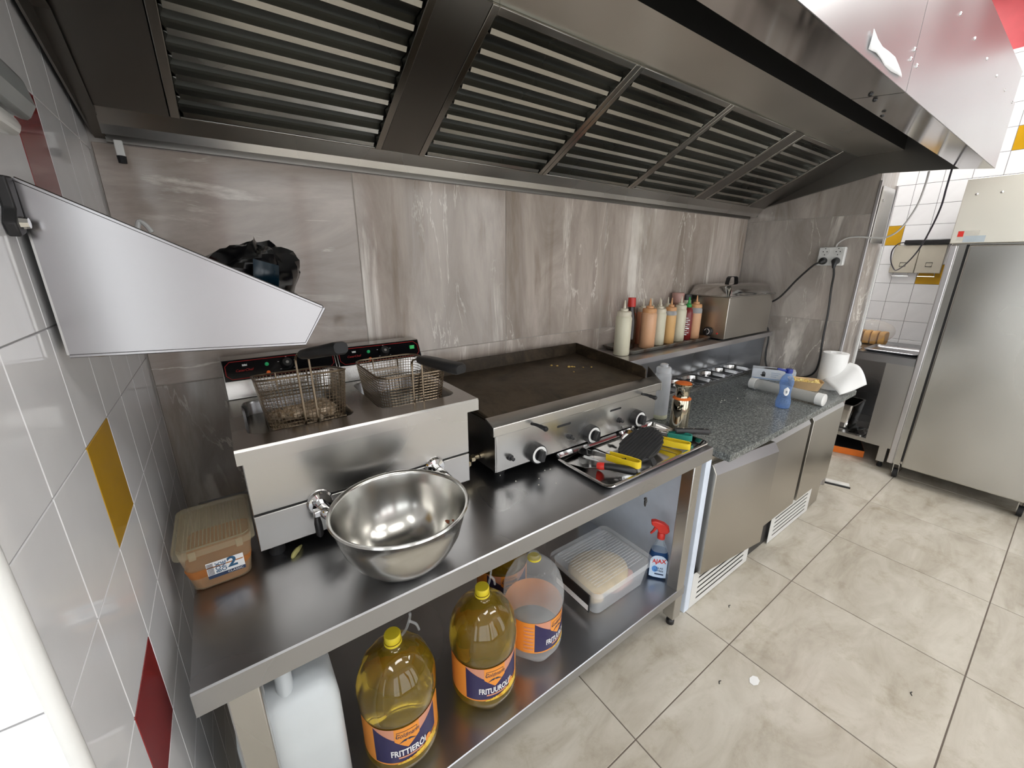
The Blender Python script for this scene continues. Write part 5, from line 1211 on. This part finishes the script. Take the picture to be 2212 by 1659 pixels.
MB().box(0,-.10,.001, .30,.16,.055).xf(om).build('carton_side', plain('orange_carton_board',(.80,.18,.01),.5), ob, bevel=.001)
MB().box(.003,-.097,.0552, .297,.157,.057).xf(om).build('carton_top', M['black_plastic'], ob)
fs_ = thing('floor_strip', 'short white metal strip with dark edge lying on the floor', 'strip', (3.53,-.72,0))
fm = Matrix.Translation((3.512,-.64,0)) @ Matrix.Rotation(math.atan2(-.14,.05),4,'Z')
MB().box(0,-.02,.0, .155,.02,.022).xf(fm).build('strip_cover', plain('worn_white_metal',(.62,.60,.56),.5,var=.2), fs_, bevel=.004)
MB().box(-.002,-.026,.0, .160,-.0205,.012).xf(fm).build('strip_lip', M['rubber'], fs_)
tag(MB().tube([(0,0,.001),(0,0,.0025)],.02,7).xf(Matrix.Translation((1.59,-1.06,0))@Matrix.Diagonal((1.2,.8,1,1))).build('paper_scrap', M['paper'], origin=(1.59,-1.06,0)), 'torn white paper scrap on the beige floor tiles', 'paper')
for i, (x, y) in enumerate(((1.47,-.99),(1.06,-1.30),(1.12,-1.36),(2.0,-1.42),(1.85,-.83))):
    tag(MB().tube([(x,y,.001),(x+.010,y+.006,.0015),(x+.018,y+.003,.001)],.0016,5).build('floor_crumb', M['black_iron'], origin=(x,y,0)), 'tiny dark crumb on the beige floor tiles', 'crumb', 'dark crumbs on the floor')

# ------------------------------------------------------------------ switch plates and power strip on the far wall
sw = thing('switch_plate', 'two beige wall cover plates side by side on the far tiled wall', 'wall plate', (4.77,-.58,1.43))
for (y0, y1) in ((-.583,-.432),(-.735,-.587)):
    c_ = MB().box(4.755,y0,1.428, 4.7795,y1,1.640).build('cover', M['cream_plate'], sw, bevel=.003)
    yc = (y0+y1)/2
    MB().tube([(4.7548,yc-.018,1.478),(4.7548,yc+.018,1.478),(4.7548,yc+.018,1.508),(4.7548,yc-.018,1.508)],.0025,5,closed=True).build('latch_mark', M['black_plastic'], c_)
    MB().tube([(4.76,yc-.045,1.428),(4.76,yc-.05,1.402),(4.76,yc+.05,1.402),(4.76,yc+.045,1.428)],.003,6).build('pull_wire', M['steel'], c_)
pst = thing('power_strip', 'black power strip above the beige cover plates on the far wall', 'power strip', (4.76,-.61,1.645))
MB().box(4.742,-.80,1.6455, 4.779,-.485,1.680).build('strip_body', M['black_plastic'], pst, bevel=.006)
cable('power_cable', 'thin dark cable hanging from the hood to the black power strip', [(3.155,-.925,1.94),(3.19,-.918,1.86),(3.26,-.905,1.78),(3.42,-.86,1.68),(3.7,-.78,1.58),(4.1,-.66,1.50),(4.5,-.54,1.455),(4.70,-.475,1.455),(4.73,-.435,1.52),(4.735,-.425,1.60),(4.745,-.45,1.652),(4.755,-.485,1.662)], .004, plain('dark_violet_cable',(.02,.016,.03),.5,var=0))

# ------------------------------------------------------------------ upright fridge
fg = thing('upright_fridge', 'tall stainless steel upright fridge on castors', 'fridge', (4.33,-1.23,0))
FYL, FYR = -.872, -1.575
MB().box(3.995,FYR,.115, 4.70,FYL,1.985).build('cabinet', M['steel_fridge'], fg, bevel=.004)
MB().box(3.962,-.905,.112, 3.9945,FYL,1.615).build('frame_strip', M['steel_white'], fg, bevel=.006)
MB().box(3.980,-.940,.112, 3.9945,-.905,1.615).build('gasket_channel', M['steel_fridge'], fg)
MB().box(3.985,-.953,.14, 3.9948,-.938,1.615).build('gasket', M['black_plastic'], fg)
MB().box(3.945,FYR+.004,.112, 3.9945,-.955,1.612).build('door', M['steel_fridge'], fg, bevel=.010, seg=3)
tp_ = MB().box(3.940,FYR,1.622, 3.9945,FYL+.004,1.985).build('top_fascia', M['steel_mirror'] if False else steel('glare_fascia_steel', col=(.86,.83,.74), rough=.42, rvar=.06, var=.06), fg, bevel=.003)  # fridge steel lightened; the creamy glare is put into its colour
for y in (-.922,-1.02,-1.43,-1.53):
    m = MB(); rivet(m, (3.9395,y,1.897), (-1,0,0), .008); m.build('screw', M['chrome'], tp_, smooth=True)
m = MB(); m.add([(3.9392,-.892,1.640),(3.9392,-.982,1.640),(3.9392,-.982,1.694),(3.9392,-.892,1.694)],[(0,3,2,1)][::1]); m.build('sticker', plain('grey_sticker',(.55,.53,.47),.4,var=.15), tp_)
m = MB(); m.add([(3.9388,-.893,1.660),(3.9388,-.918,1.660),(3.9388,-.918,1.692),(3.9388,-.893,1.692)],[(0,3,2,1)]); m.build('red_sticker', M['red_plastic'], tp_)
m = MB(); m.add([(3.9386,-.922,1.628),(3.9386,-1.012,1.628),(3.9386,-1.012,1.664),(3.9386,-.922,1.664)],[(0,3,2,1)]); m.build('blue_sticker', plain('pale_blue_sticker',(.42,.48,.52),.4,var=.1), tp_)
for (x, y) in ((4.02,-.925),(4.02,-1.515),(4.64,-.925),(4.64,-1.515)):
    MB().tube([(x-.0,y-.012,.034),(x,y+.012,.034)],.034,22).build('castor_wheel', M['rubber'], fg, smooth=True)
    MB().prism([(x-.028,.114),(x+.028,.114),(x+.010,.030),(x-.010,.030)], y-.017,y-.0135,'y').prism([(x-.028,.114),(x+.028,.114),(x+.010,.030),(x-.010,.030)], y+.0135,y+.017,'y').box(x-.028,y-.017,.106,x+.028,y+.017,.114).build('castor_fork', M['chrome'], fg)
